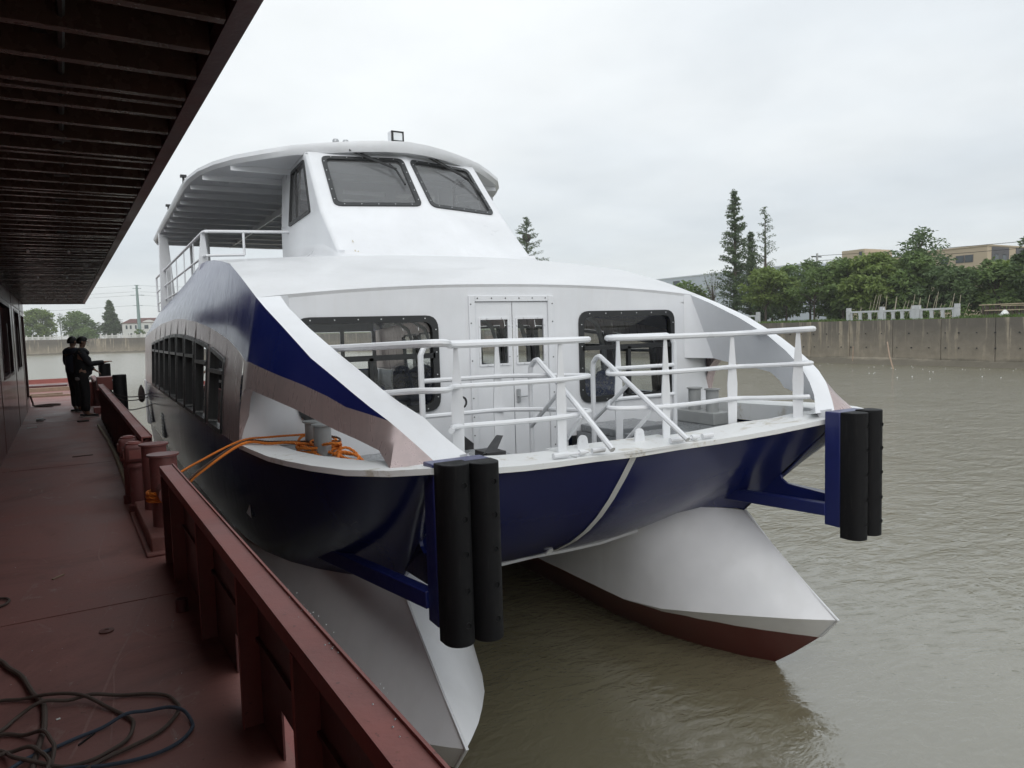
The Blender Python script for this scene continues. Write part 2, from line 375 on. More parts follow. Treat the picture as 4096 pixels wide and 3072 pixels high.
leaf('leaf_green', (0.093, 0.150, 0.042), (0.137, 0.208, 0.059), (0.184, 0.260, 0.073)); leaf('leaf_light', (0.126, 0.186, 0.045), (0.183, 0.252, 0.059), (0.239, 0.300, 0.076))
leaf('leaf_dark', (0.071, 0.119, 0.046), (0.106, 0.162, 0.061), (0.142, 0.196, 0.073)); leaf('leaf_conifer', (0.059, 0.098, 0.041), (0.089, 0.135, 0.054), (0.118, 0.169, 0.063)); leaf('grass', (.07, .13, .02), (.11, .19, .035), (.16, .22, .06)); leaf('reed', (.52, .47, .34), (.62, .57, .44), (.45, .42, .26))
simple('bark', (.075, .058, .045), .9, var=.3, scale=3)
simple('facade_beige', (.44, .36, .26), .8, var=.08, scale=.5); simple('facade_dark', (.085, .082, .09), .7); simple('facade_grey', (.46, .50, .55), .8, var=.06, scale=.3); simple('facade_white', (.60, .60, .58), .85, var=.14, scale=.6)
simple('roof_red', (.11, .05, .044), .8, var=.2, scale=2); simple('pane_dark', (.05, .065, .075), .15); simple('green_sheet', (.20, .36, .30), .6); simple('pole_green', (.20, .27, .26), .6); simple('red_sheet', (.30, .10, .09), .8)
simple('foam', (.75, .76, .74), .7); simple('scuff', (.27, .15, .135), .8, var=.3, scale=25); simple('smear', (.50, .46, .36), .6, var=.25, scale=30)
simple('lamp_glass', (.75, .78, .80), .08)
#LEAFBR
# ================================================================== water and land
wb = MB(); wb.poly((-1200,-600,0),(1250,-600,0),(1250,1250,0),(-1200,1250,0))
struct(obj('river_water', wb.mesh('river_water', M['river_water'], 0)))
BANK = [(55,-160,3.8),(55,-20,3.8),(55,60,3.8),(54.5,100,3.85),(50,150,4.0),(38,205,4.3),(18,250,4.6),(-8,268,4.75),(-45,278,4.85),(-110,286,4.9),(-600,300,4.9)]
land = MB(); FAR = [(1200,-160),(1200,-20),(1200,60),(1200,300),(1200,800),(1000,1100),(600,1200),(200,1200),(-200,1200),(-600,1200),(-1200,700)]
land.strip([(x+.25,y+.2,z-.02) for x,y,z in BANK], [(a,b,6.0) for a,b in FAR])
struct(obj('bank_ground', land.mesh('bank_ground', M['bank_soil'], 0)))

# ================================================================== catamaran ferry
boat = thing('catamaran_ferry', 'white and navy twin-hulled passenger ferry moored beside the red barge', 'ferry')
def both(name, mb, mat, parent=boat, **k):
    return part(name, mb, mat, parent, **k), part(name, mb.mirror(), mat, parent, **k)
ip = lambda x, xs, ys: float(np.interp(x, xs, ys))
# ---- demihulls (starboard, mirrored)
T_o = [(2.22,1.56),(2.28,1.70),(2.40,1.88),(2.58,2.12),(2.76,2.42),(2.92,2.78),(3.06,3.3),(3.17,4.6),(3.235,9.0),(3.235,17.8)]
C_o = [(2.22,.28,.78),(2.30,.42,.75),(2.42,.64,.71),(2.58,1.0,.66),(2.75,1.5,.62),(2.90,2.1,.57),(3.00,2.8,.54),(3.06,4.2,.50),(3.10,9.0,.46),(3.10,17.8,.46)]
K_o = [(2.22,.28,.78),(2.22,.49,.52),(2.22,.85,.20),(2.22,1.15,-.04),(2.22,1.6,-.36),(2.22,2.2,-.62),(2.22,3.0,-.8),(2.22,4.5,-.9),(2.22,9,-.9),(2.22,17.8,-.9)]
T_i = [(2.22,1.56,1.72),(2.14,1.64,1.73),(2.02,1.76,1.74),(1.90,1.87,1.745),(1.80,1.97,1.75),(1.60,2.12,1.75),(1.36,2.32,1.75),(1.18,2.65,1.75),(1.14,9.0,1.75),(1.14,17.8,1.75)]
C_i = [(2.22,.28,.78),(2.10,.42,.765),(1.94,.62,.745),(1.78,.86,.72),(1.60,1.16,.685),(1.42,1.55,.63),(1.26,2.0,.56),(1.17,2.6,.51),(1.14,9.0,.46),(1.14,17.8,.46)]
h = MB()
To = [(x,y,1.72) for x,y in T_o]
def ruled(mb, A, B, n=4): mb.grid([[Vector(a).lerp(Vector(b), j/n) for a, b in zip(A, B)] for j in range(n+1)])
ruled(h, To, C_o); ruled(h, C_o, K_o); ruled(h, T_i, C_i); ruled(h, C_i, K_o)
h.strip(To, T_i); h.poly((3.235,17.8,1.72),(3.10,17.8,.46),(2.22,17.8,-.9),(1.14,17.8,.46),(1.14,17.8,1.75))
both('hull', h, M['hull_paint'], smooth=24)
sb = MB(); sb.tube([(2.22,1.55,1.73),(2.22,1.15,1.392),(2.22,.65,1.03),(2.22,.27,.78),(2.22,.48,.53)], .016, 6)
both('stem_bar', sb, M['white_paint'])
# ---- navy topsides
G = [(2.22,.23,2.98),(2.36,.13,3.00),(2.50,.10,3.02),(2.73,.30,3.00),(2.96,.59,2.99),(3.11,1.0,2.98),(3.19,1.45,2.96),(3.24,1.95,2.935),(3.265,2.6,2.915),(3.285,3.2,2.89),(3.285,9,2.87),(3.285,17.8,2.87)]
B_ = [(2.22,1.54,1.74),(2.25,1.60,1.72),(2.285,1.71,1.72),(2.40,1.88,1.72),(2.58,2.12,1.72),(2.76,2.42,1.72),(2.92,2.78,1.72),(3.06,3.3,1.72),(3.14,4.0,1.72),(3.19,5.2,1.72),(3.24,9,1.72),(3.24,17.8,1.72)]
t = MB(); rows = []
for j in range(7):
    f = j/6; bul = .025*math.sin(math.pi*f)
    rows.append([Vector(a).lerp(Vector(b), f)+Vector((bul*min(1, i/4), -bul*.3*min(1, i/4), 0)) for i, (a, b) in enumerate(zip(G, B_))])
t.grid(rows); both('topside', t, M['navy_paint'], smooth=40)
tr_ = MB(); tr_.poly((-3.285,17.8,2.87),(3.285,17.8,2.87),(3.24,17.8,1.72),(-3.24,17.8,1.72)); part('transom', tr_, M['navy_paint'], boat)
# ---- raked bow shell between the hulls
E_ = [(0,.90,2.755),(.5,.86,2.775),(1.0,.80,2.79),(1.35,.74,2.81),(1.67,.62,2.85),(1.9,.46,2.905),(2.2,.24,2.98)]
F_ = [(0,2.87,1.22),(.45,2.80,1.235),(.85,2.64,1.30),(1.22,2.37,1.46),(1.6,2.11,1.65),(1.85,1.92,1.74),(2.2,1.55,1.75)]
s = MB(); rows = []
for j in range(9):
    f = j/8; r_ = []
    for i, (a, b) in enumerate(zip(E_, F_)):
        bul = math.sin(math.pi*f)*.24*(1-(a[0]/2.2)**2); r_.append(Vector(a).lerp(Vector(b), f)+Vector((0,-.62*bul,-.78*bul)))
    rows.append(r_)
full = [[Vector((-p.x,p.y,p.z)) for p in r_[::-1][:-1]]+r_ for r_ in rows]
s.grid(full); part('bow_shell', s, M['navy_paint'], boat, smooth=50)
stp = MB(); cen = [r_[0] for r_ in rows]; stp.strip([p+Vector((-.05,-.008,-.008)) for p in cen], [p+Vector((.03,-.008,-.008)) for p in cen]); part('stem_stripe', stp, M['white_paint'], boat)
low = MB(); Fm = [Vector((-x,y,z)) for x,y,z in F_[:4][::-1][:-1]]+[Vector(p) for p in F_[:4]]
low.strip([p+Vector((0,-.008,.012)) for p in Fm], [p+Vector((0,-.004,-.03)) for p in Fm]); part('keel_trim', low, M['white_paint'], boat)
wd = MB(); Fa = [Vector((-x,y,z)) for x,y,z in F_[::-1][:-1]]+[Vector(p) for p in F_]
wd.strip(Fa, [Vector((p.x,6,max(1.35,p.z))) for p in Fa]); wd.strip([Vector((p.x,6,max(1.35,p.z))) for p in Fa], [Vector((p.x,17.8,max(1.35,p.z))) for p in Fa]); part('wet_deck', wd, M['hull_paint'], boat)
# small paint chip marks on the bow shell
chip = MB(); chip.prism([(-.18,2.235,1.50),(-.14,2.215,1.512),(-.125,2.235,1.485),(-.15,2.28,1.43),(-.19,2.30,1.43)], (0,-.01,-.012)); part('paint_chip', chip, M['white_paint'], boat, smooth=0)
# ---- gunwale cap: bow and along the sides
inn = [(0,1.36,2.775),(.5,1.33,2.79),(1.0,1.30,2.80),(1.35,1.28,2.82),(1.72,1.20,2.86),(2.0,.98,2.90),(2.2,.86,2.95)]
gp = MB(); o_ = [Vector(p)+Vector((0,-.012,.012)) for p in E_]; i_ = [Vector(p)+Vector((0,0,.014)) for p in inn]
gp.strip(o_, i_); gp.strip([p-Vector((0,0,.05)) for p in o_], o_); gp.strip(i_, [p-Vector((0,0,.20)) for p in i_])
sideo = [Vector(p)+Vector((.012,-.004,.014)) for p in G[:9]]+[Vector((3.285,3.2,2.905))]
sidei = [Vector((2.2,.86,2.965)),Vector((2.3,.80,2.98)),Vector((2.38,.75,2.99)),Vector((2.50,.80,2.99)),Vector((2.66,.98,2.98)),Vector((2.76,1.25,2.97)),Vector((2.86,1.7,2.945)),Vector((2.93,2.2,2.925)),Vector((2.97,2.8,2.91)),Vector((2.98,3.1,2.905))]
gp.strip(sideo, sidei); gp.strip([p-Vector((0,0,.045)) for p in sideo], sideo); gp.strip(sidei, [p-Vector((0,0,.22)) for p in sidei])
both('gunwale', gp, M['gunwale_paint'], smooth=30)
gate = MB(); gate.grid([[(-.72,.86,2.80),(0,.875,2.785),(.72,.83,2.80)],[(-.72,1.40,2.815),(0,1.43,2.805),(.72,1.40,2.815)]]); gate.strip([(-.72,.86,2.80),(0,.875,2.785),(.72,.83,2.80)],[(-.72,.86,2.775),(0,.875,2.76),(.72,.83,2.775)]); gate.poly((.72,.83,2.80),(.72,1.4,2.815),(.72,1.4,2.79),(.72,.83,2.775)); part('gate_sill', gate, M['gunwale_paint'], boat)
for sx in (-1, 1):
    hg = MB(); x0 = sx*.70
    hg.tube([(x0-.26,.89,2.835),(x0-.10,.885,2.835)], .028, 10); hg.tube([(x0-.10,.885,2.835),(x0+.12,.875,2.838)], .014, 8); hg.tube([(x0+.02,.88,2.837),(x0+.08,.877,2.838)], .028, 10); hg.tube([(x0+.16,.872,2.84),(x0+.30,.866,2.842)], .026, 10)
    part('hinge', hg, M['white_paint'], boat)
    pe = MB(); x1 = sx*.36+.02; ring = []
    for k in range(14):
        a = math.pi*k/13; ring.append((x1-.05+.055*math.cos(a), 1.22, 2.88+.055*math.sin(a)))
    pe.prism([(x1+.02,1.22,2.80)]+ring+[(x1-.12,1.22,2.80)], (0,.02,0)); pe.tube([(x1-.05,1.215,2.885),(x1-.05,1.245,2.885)], .02, 8); part('padeye', pe, M['white_paint'], boat)
# ---- foredeck with sunken well before the door
dk = MB(); zd = 2.66
for sx in (-1, 1):
    dk.poly((sx*.85,1.30,zd),(sx*2.3,.85,zd+.04),(sx*2.95,1.6,zd),(sx*3.1,3.105,zd),(sx*.85,3.105,zd))
    dk.poly((sx*.85,1.85,zd),(sx*.85,3.105,zd),(sx*.85,3.105,2.12),(sx*.85,1.85,2.12))
dk.poly((-.85,1.85,2.12),(.85,1.85,2.12),(.85,3.105,2.12),(-.85,3.105,2.12)); dk.poly((-.85,1.85,2.12),(.85,1.85,2.12),(.85,1.85,zd),(-.85,1.85,zd)); dk.poly((-.85,1.30,zd),(.85,1.30,zd),(.85,1.85,zd),(-.85,1.85,zd))
dk.poly((-.85,1.32,2.67),(-2.2,1.0,2.67),(-2.2,1.0,2.80),(-.85,1.32,2.78)); dk.poly((.85,1.32,2.67),(2.2,1.0,2.67),(2.2,1.0,2.80),(.85,1.32,2.78))
part('foredeck', dk, M['grey_deck'], boat, smooth=0)
hb = MB(); hb.box(.87,1.75,2.35,3.05,zd,zd+.09); hb.box(.9,1.60,1.55,2.2,zd-.01,zd+.06); part('deck_hatch', hb, M['grey_deck'], boat, bevel=.012)
hb2 = MB(); hb2.box(-1.7,-.87,1.6,2.3,zd,zd+.07); part('deck_hatch', hb2, M['grey_deck'], boat, bevel=.012)
for sx in (-1, 1):
    bl = MB(); bl.box(sx*2.62-.17,sx*2.62+.17,2.28,3.0,zd,zd+.16); base = part('bollard_base', bl, M['grey_paint'], boat, bevel=.01)
    for yy in (2.47, 2.80):
        q = MB(); q.lathe((sx*2.62,yy,zd+.16), [(.085,0),(.085,.285),(.105,.29),(.105,.305),(.0,.307)], 18); part('bollard_post', q, M['grey_paint'], base)
# ---- cabin sides with the sweeping bow arch
low_o = [(2.33,.40,3.005),(2.46,.38,3.01),(2.58,.38,3.01),(2.69,.42,3.0),(2.67,.70,3.10),(2.74,1.0,3.155),(2.83,1.26,3.21),(2.94,1.42,3.285),(3.05,1.65,3.365),(3.14,2.1,3.425),(3.21,2.6,3.475),(3.245,2.80,3.505),(3.255,2.90,3.475),(3.265,3.0,3.385),(3.277,3.08,3.225),(3.285,3.18,2.88)]
top_o = [(2.335,.405,3.012),(2.42,.50,3.12),(2.50,.60,3.22),(2.54,.65,3.27),(2.58,.71,3.32),(2.67,.86,3.42),(2.75,1.05,3.53),(2.82,1.26,3.64),(2.92,1.6,3.80),(3.0,2.2,4.07),(3.04,2.75,4.27),(3.05,3.1,4.39),(3.05,3.12,4.397),(3.05,3.14,4.403),(3.05,3.16,4.41),(3.0495,3.18,4.4167)]
fb = [1,1,1,1,1,.80,.62,.575,.48,.345,.30,.275,.30,.36,.455,.582]
low_i = [(2.05,.50,3.0),(2.18,.60,3.0),(2.34,.64,3.0),(2.46,.70,3.0)]+[(x-.22,y+.04,z) for x,y,z in low_o[4:12]]
top_i = [(2.03,.41,3.02),(2.10,.47,3.08),(2.20,.56,3.19),(2.25,.63,3.26),(2.29,.69,3.32),(2.42,.88,3.44),(2.50,1.05,3.54),(2.57,1.24,3.65),(2.68,1.6,3.83),(2.78,2.15,4.06),(2.83,2.7,4.27),(2.82,3.07,4.405),(2.80,3.12,4.41)]
arch = MB(); arch.strip(top_o[:12], top_i[:12]); arch.strip(top_i[:12]+[(2.73,3.108,4.412)], low_i[:12]+[(2.73,3.108,3.52)]); arch.strip(low_i[:12], low_o[:12]); arch.poly(low_o[0], top_o[0], top_i[0], low_i[0])
both('bow_arch', arch, M['white_paint'], smooth=35)
Px = lambda zz_: ip(zz_, [2.87,4.05,4.38,5.2], [3.285,3.225,3.175,2.9])
zbf = lambda y: ip(y, [3.18,3.42,4.35,5.51,6.87,8.61,10.06,12.74,15.98,17.8], [3.775,3.83,3.98,4.12,4.235,4.32,4.348,4.32,4.18,4.02])
ztf = lambda y: ip(y, [3.1,3.4,3.7,3.93,4.75,5.7,6.6,7.5,8.3,10.4,13.4,16.4,17.8], [4.39,4.49,4.59,4.66,4.88,5.0,5.1,5.17,5.2,5.04,4.87,4.73,4.55])
xtf = lambda y: ip(y, [3.1,3.93,4.75,5.7,6.6,7.5,19.2], [3.05,3.045,3.02,2.97,2.93,2.90,2.90])
zhf = lambda y: ip(y, [4.1,5.31,6.53,7.65,9.05,10.17,11.3,13.9,15.2], [3.74,3.89,3.99,4.047,4.08,4.08,4.056,3.962,3.9])
def sX(y, z_):
    zb, zt = zbf(y), ztf(y)
    Q = lambda q_: ip(q_, [2.88,3.44,3.78,4.417], [3.285,3.25,3.19,3.05])
    a = Px(min(z_, zb)) if y > 7.68 else None
    if a is None:
        g_ = 1-min(1, max(0, (y-3.18)/4.5)); g_ = g_*g_*(3-2*g_); a = Px(min(z_, zb))*(1-g_)+Q(min(z_, zb))*g_
    if z_ <= zb: return a
    f = (z_-zb)/(zt-zb); x0 = sX(y, zb-1e-4); c_ = min(1, max(0, (y-3.2)/3)); return x0+(xtf(y)-x0)*(f+(f**1.5-f)*c_*.6)
WIN = [(4.28,5.33),(5.59,6.64),(6.82,7.87),(8.06,9.11),(9.31,10.34),(10.55,11.54),(11.74,12.72),(12.92,13.89),(14.09,15.03)]
mid_o = [Vector(a).lerp(Vector(b), f) for a, b, f in zip(low_o, top_o, fb)]
mid_o[-1] = Vector((sX(3.18, zbf(3.18)), 3.18, zbf(3.18)))
for i_, x_ in ((12,3.196),(13,3.195),(14,3.193)): mid_o[i_].x = x_
sp1 = MB(); sp1.grid([[Vector(a).lerp(Vector(b), j/3) for a, b in zip(low_o, mid_o)] for j in range(4)])
sp1.strip(low_o[11:], [(x-.10,y+.05,z) for x,y,z in low_o[11:]])
def span(y0, y1, zlo, n, mb): 
    A = [y0+(y1-y0)*k/n for k in range(n+1)]
    rows_ = []
    for j in range(4):
        rows_.append([(sX(y, zlo(y)+(zbf(y)-zlo(y))*j/3), y, zlo(y)+(zbf(y)-zlo(y))*j/3) for y in A])
    mb.grid(rows_)
zs = lambda y: 2.88
prev = 3.18
for (a, b) in WIN:
    span(prev, a, zs, 2, sp1); span(a, b, zhf, 4, sp1); prev = b
span(prev, 17.8, zs, 4, sp1)
both('cabin_side', sp1, M['side_paint'], smooth=40)
bl_ = MB(); bl_.grid([[Vector(a).lerp(Vector(b), j/6) for a, b in zip(mid_o, top_o)] for j in range(7)])
Y2 = [3.18,3.4,3.7]+list(np.linspace(3.93, 17.8, 38)); rows = []
for j in range(7): rows.append([(sX(y, zbf(y)+(ztf(y)-zbf(y))*j/6), y, zbf(y)+(ztf(y)-zbf(y))*j/6) for y in Y2])
bl_.grid(rows); both('shoulder_panel', bl_, M['navy_paint'], smooth=60)
for sx in (-1, 1):
    for (a, b) in WIN:
        pt = lambda y, z_: Vector((sx*(sX(y, z_)+.004), y, z_))
        cs = [pt(a, 2.885), pt(b, 2.885), pt(b, zhf(b)-.005), pt(a, zhf(a)-.005)]
        if sx > 0: cs = cs[::-1]
        zt_ = ip(a, [4.28,5.59,6.8,15], [3.59,3.67,3.735,3.735])
        ymid = (a+b)/2
        fr = window('side_window', boat, cs, .07, .05, M['black_trim'], M['dark_glass'], (sx,0,.03), deep=.09, bars=[(pt(a, zt_), pt(b, zt_), .045)])
# louvred vents low on the port side
for y0 in (12.4, 15.8):
    vt = MB(); vt.box(-3.295,-3.23,y0,y0+.42,1.9,2.42); v_ = part('vent', vt, M['black_trim'], boat)
    for k in range(7):
        sl_ = MB(); sl_.box(-3.315,-3.294,y0+.03,y0+.39,1.93+k*.07,1.955+k*.07); part('louvre', sl_, M['grey_paint'], v_)
# ---- cabin front wall with door and two windows
Y0 = 3.11
fw = MB()
edge = lambda x: 4.54-.13*(x/2.82)**2
wl = [(-2.69,3.08),(-1.06,3.08),(-1.06,4.18),(-2.69,4.18)]; wr = [(.915,3.01),(2.535,3.0),(2.535,4.20),(.915,4.20)]
c3 = lambda P: [Vector((x, Y0, z_)) for x, z_ in P]
wall_ring(fw, c3([(-2.80,2.60),(-.90,2.60),(-.90,4.30),(-2.80,4.30)]), c3(wl), .16); wall_ring(fw, c3([(.72,2.60),(2.67,2.60),(2.67,4.30),(.72,4.30)]), c3(wr), .16)
for a, b in ((-.90,-.66),(.52,.72)): fw.poly((a,Y0,2.1),(b,Y0,2.1),(b,Y0,4.30),(a,Y0,4.30))
for xa, xb, zl_ in ((-2.82,-.66,4.30),(-.66,.52,4.40),(.52,2.82,4.30)):
    xs = list(np.linspace(xa, xb, 10)); fw.strip([(x,Y0,zl_) for x in xs], [(x,Y0,edge(x)) for x in xs])
for sx, xe in ((-1,2.80),(1,2.67)):
    fw.strip([(sx*xe,Y0,2.60),(sx*2.95,Y0,2.60),(sx*3.1,Y0+.005,2.60),(sx*3.20,Y0+.02,2.62),(sx*3.25,Y0+.03,2.75),(sx*3.283,Y0+.068,2.85)], [(sx*xe,Y0,4.30),(sx*2.9,Y0,4.25),(sx*3.0,Y0+.005,4.1),(sx*3.06,Y0+.02,3.9),(sx*3.10,Y0+.03,3.75),(sx*3.185,Y0+.068,3.72)])
    sm_ = MB(); sm_.tube([(sx*2.55,Y0-.004,2.87),(sx*3.2,Y0,2.87)], .012, 6); part('weld_seam', sm_, M['white_paint'], boat)
part('front_wall', fw, M['white_paint'], boat, smooth=30)
for P in (wl, wr):
    x0, x1 = P[0][0], P[1][0]; cs = c3(P)
    f_ = window('front_window', boat, cs, .16, .075, M['black_trim'], M['glass'], (0,-1,0), proud=.025, bolts=.24, bars=[((x0+.05,Y0,3.72),(x1-.05,Y0,3.72),.06),(((x0+x1)/2,Y0,3.07),((x0+x1)/2,Y0,3.72),.05)])
# door: outer frame, two leaves
df = MB(); 
for a in ((-.66,-.58),(.44,.52)): df.box(a[0],a[1],Y0-.03,Y0+.03,2.12,4.40)
df.box(-.58,.44,Y0-.03,Y0+.03,4.33,4.40)
dfr = part('door_frame', df, M['white_paint'], boat, bevel=.006)
for a, b in ((-.578,-.074),(-.066,.438)):
    dl = MB(); q = lambda P: [Vector((x, Y0-.008, z_)) for x, z_ in P]
    wall_ring(dl, q([(a,2.13),(b,2.13),(b,4.325),(a,4.325)]), q([(a+.045,3.565),(b-.045,3.565),(b-.045,4.135),(a+.045,4.135)]), .01, 2)
    lf = part('door_leaf', dl, M['white_paint'], boat, smooth=0)
    window('door_window', boat, q([(a+.04,3.56),(b-.04,3.56),(b-.04,4.14),(a+.04,4.14)]), .02, .025, M['white_paint'], M['glass'], (0,-1,0), proud=.012, deep=.03, bolts=.14)
    if a > -.1:
        hd = MB(); hd.box(a+.03,a+.075,Y0-.03,Y0-.008,3.10,3.26); hd.tube([(a+.05,Y0-.03,3.17),(a+.05,Y0-.075,3.17),(a+.17,Y0-.08,3.175)], .011, 8); part('handle', hd, M['steel'], lf)
bt = MB()
for z_ in np.linspace(2.3, 4.3, 10):
    for x in (-.64, .50): bt.prism([(x+.008*math.cos(k), Y0-.031, z_+.008*math.sin(k)) for k in np.linspace(0,6.28,7)[:-1]], (0,-.005,0))
for x in np.linspace(-.55,.40,6): bt.prism([(x+.008*math.cos(k), Y0-.031, 4.37+.008*math.sin(k)) for k in np.linspace(0,6.28,7)[:-1]], (0,-.005,0))
part('bolts', bt, M['dark_metal'], dfr, smooth=0)
# ---- coach roof
rf = MB(); rows = []
for y in (3.10,3.4,3.7,3.93,4.3,4.75,5.2,5.7,6.2,6.6,7.0,7.5,7.8):
    w_ = 3.05 if y < 3.93 else xtf(y); zt = ip(y, [3.1,3.4,3.7,3.93], [4.39,4.49,4.59,4.66]) if y < 3.93 else ztf(y)
    cb_ = ip(y, [3.1,5,7.8], [.15,.16,.05]); rows.append([(w_*u, y, zt+cb_*(1-abs(u)**2.2)) for u in np.linspace(-1, 1, 21)])
rf.grid(rows); rf.strip(rows[-1], [(x,y+.02,4.72) for x,y,z_ in rows[-1]]); rf.strip(rows[0], [(x*.985,y+.012,z_-.04) for x,y,z_ in rows[0]])
part('coach_roof', rf, M['deck_white'], boat, smooth=50)
ud = MB(); ud.poly((-2.88,7.8,4.74),(2.88,7.8,4.74),(2.88,17.75,4.74),(-2.88,17.75,4.74)); part('upper_deck', ud, M['grey_deck'], boat)
cp = MB()
for sx in (-1,1): cp.strip([(sx*2.9,y,ztf(y)) for y in Y2 if y > 7.4], [(sx*2.87,y,4.5) for y in Y2 if y > 7.4])
part('coaming', cp, M['side_paint'], boat)
# ---- saloon interior
it = MB(); it.poly((-3.1,Y0+.02,2.12),(3.1,Y0+.02,2.12),(3.1,17.7,2.12),(-3.1,17.7,2.12)); part('saloon_floor', it, M['cabin_floor'], boat)
it = MB(); it.poly((-3.02,Y0+.05,4.36),(3.02,Y0+.05,4.36),(3.05,17.7,4.36),(-3.05,17.7,4.36)); it.box(-3.2,3.2,17.2,17.24,2.12,2.85); it.box(-3.1,3.1,17.2,17.24,4.05,4.37)
for x in (-3.1,-2.1,-1.0,.0,1.0,2.1,3.1): it.box(x-.06,x+.06,17.2,17.24,2.85,4.05)
it = it; part('saloon_lining', it, M['cabin_inner'], boat)
for k in range(22):
    q = MB(); q.box(-2.95,2.95,3.3+k*.62,3.36+k*.62,4.28,4.355); part('ceiling_beam', q, M['cabin_inner'], boat)
for sx in (-1,1):
    il = MB(); il.poly((sx*3.2,3.2,2.12),(sx*3.2,17.7,2.12),(sx*3.24,17.7,2.87),(sx*3.24,3.2,2.87)); part('saloon_lining', il, M['cabin_inner'], boat)
    for k, (a, b) in enumerate(WIN[:-1]):
        q = MB(); yy = (b+WIN[k+1][0])/2; q.tube([(sx*3.12,yy,2.12),(sx*3.1,yy,3.6),(sx*2.95,yy,4.05),(sx*2.5,yy,4.33)], .045, 8); part('saloon_frame', q, M['cabin_inner'], boat)
se = MB(); se.box(-.22,.22,-.2,.22,.38,.47); se.grid([[(-.21,.22,.45),(0,.25,.45),(.21,.22,.45)],[(-.23,.27,.75),(0,.31,.75),(.23,.27,.75)],[(-.21,.32,1.02),(0,.35,1.05),(.21,.32,1.02)],[(-.12,.34,1.14),(0,.36,1.17),(.12,.34,1.14)]]); se.grid([[(-.21,.30,.45),(0,.32,.45),(.21,.30,.45)],[(-.23,.34,.75),(0,.37,.75),(.23,.34,.75)],[(-.21,.37,1.02),(0,.40,1.05),(.21,.37,1.02)],[(-.12,.36,1.14),(0,.38,1.17),(.12,.36,1.14)]]); se.box(-.03,.03,-.1,.1,0,.38)
sme = se.mesh('seat', M['seat_blue'], 40)
fm = MB(); fm.lathe((0,.32,.72), [(.25,0),(.275,.2),(.25,.38),(.12,.50),(.02,.52)], 10); fme = fm.mesh('film_cover', M['film'], 60)
for rr_ in range(7):
    for x in (-2.7,-2.2,-1.7,-1.2,1.2,1.7,2.2,2.7):
        o = obj('seat', sme, boat); o.location = (x, 4.6+rr_*.85, 2.12)
        f_ = obj('film_cover', fme, o)
# ---- wheelhouse
wh = MB()
A0, A1 = Vector((0,4.86,5.02)), Vector((1.53,5.06,4.98)); B0, B1 = Vector((0,5.63,5.83)), Vector((1.53,6.02,5.81)); C0, C1 = Vector((0,6.52,6.80)), Vector((1.47,6.80,6.83))
mir = lambda p: Vector((-p.x, p.y, p.z))
wsc = [Vector((.07,5.665,5.87)), Vector((1.33,5.95,5.855)), Vector((1.27,6.73,6.745)), Vector((.05,6.46,6.735))]
def onplane(p, a, n): d = (p-a).dot(n)/n.y; return Vector((p.x, p.y-d, p.z))
pn = (B1-B0).cross(C0-B0).normalized(); wsc = [onplane(p, B0, pn) for p in wsc]; C1 = onplane(C1, B0, pn); C0 = onplane(C0, B0, pn)
for f_ in (lambda p: p, mir):
    wh.poly(f_(A0), f_(A1), f_(B1), f_(B0)); wall_ring(wh, [f_(B0), f_(B1), f_(C1), f_(C0)], [f_(p) for p in wsc], .12)
SB = 8.5; swin = [(6.55,5.84),(7.92,5.80),(7.80,6.68),(6.98,6.72)]
for f_ in (lambda p: p, mir):
    sxp = lambda y, z_: f_(Vector((1.53-.06*(z_-5.81)/1.02 if z_ > 5.81 else 1.53, y, z_)))
    wall_ring(wh, [f_(B1), sxp(SB,5.81), sxp(SB,6.83), f_(C1)], [sxp(y, z_) for y, z_ in swin], .08)
    wh.poly(f_(A1), f_(B1), sxp(SB,5.81), sxp(SB,4.75), sxp(6.0,4.75))
wh.poly((-1.53,SB,4.75),(1.53,SB,4.75),(1.53,SB,5.7),(-1.53,SB,5.7))
for xa, xb in ((-1.5,-.5),(-.5,.5),(.5,1.5)): wall_ring(wh, [Vector((xa,SB,5.7)),Vector((xb,SB,5.7)),Vector((xb*.98,SB,6.83)),Vector((xa*.98,SB,6.83))], [Vector((xa+.10,SB,5.76)),Vector((xb-.10,SB,5.76)),Vector((xb-.10,SB,6.66)),Vector((xa+.10,SB,6.66))], .10)
wh.poly((-1.46,6.9,6.80),(1.46,6.9,6.80),(1.46,SB,6.80),(-1.46,SB,6.80))
wo = part('wheelhouse', wh, M['white_paint'], boat, smooth=25); bv = wo.modifiers.new('bevel','BEVEL'); bv.width = .05; bv.segments = 3; bv.limit_method = 'ANGLE'; bv.angle_limit = R(28)
for f_ in (mir, lambda p: p):
    cs = [f_(p) for p in wsc]; n_ = nrm(cs); n_ = n_ if n_.y < 0 else -n_
    if f_ is mir: cs = cs[::-1]
    window('windscreen', boat, cs, .12, .068, M['black_trim'], M['screen_glass'], n_, proud=.02, deep=.04, bolts=.22)
    cs = [f_(Vector((1.53-.06*(z_-5.81)/1.02, y, z_))) for y, z_ in swin]; sx = f_(Vector((1,0,0))).x
    sw = window('side_window', boat, cs, .06, .05, M['black_trim'], M['screen_glass'], (sx,0,.05), proud=.02, deep=.05)
    mb_ = MB(); mb_.beam((sx*1.52,7.45,5.82),(sx*1.49,7.45,6.68),.035,.03); part('mullion', mb_, M['black_trim'], sw)
sm = MB()
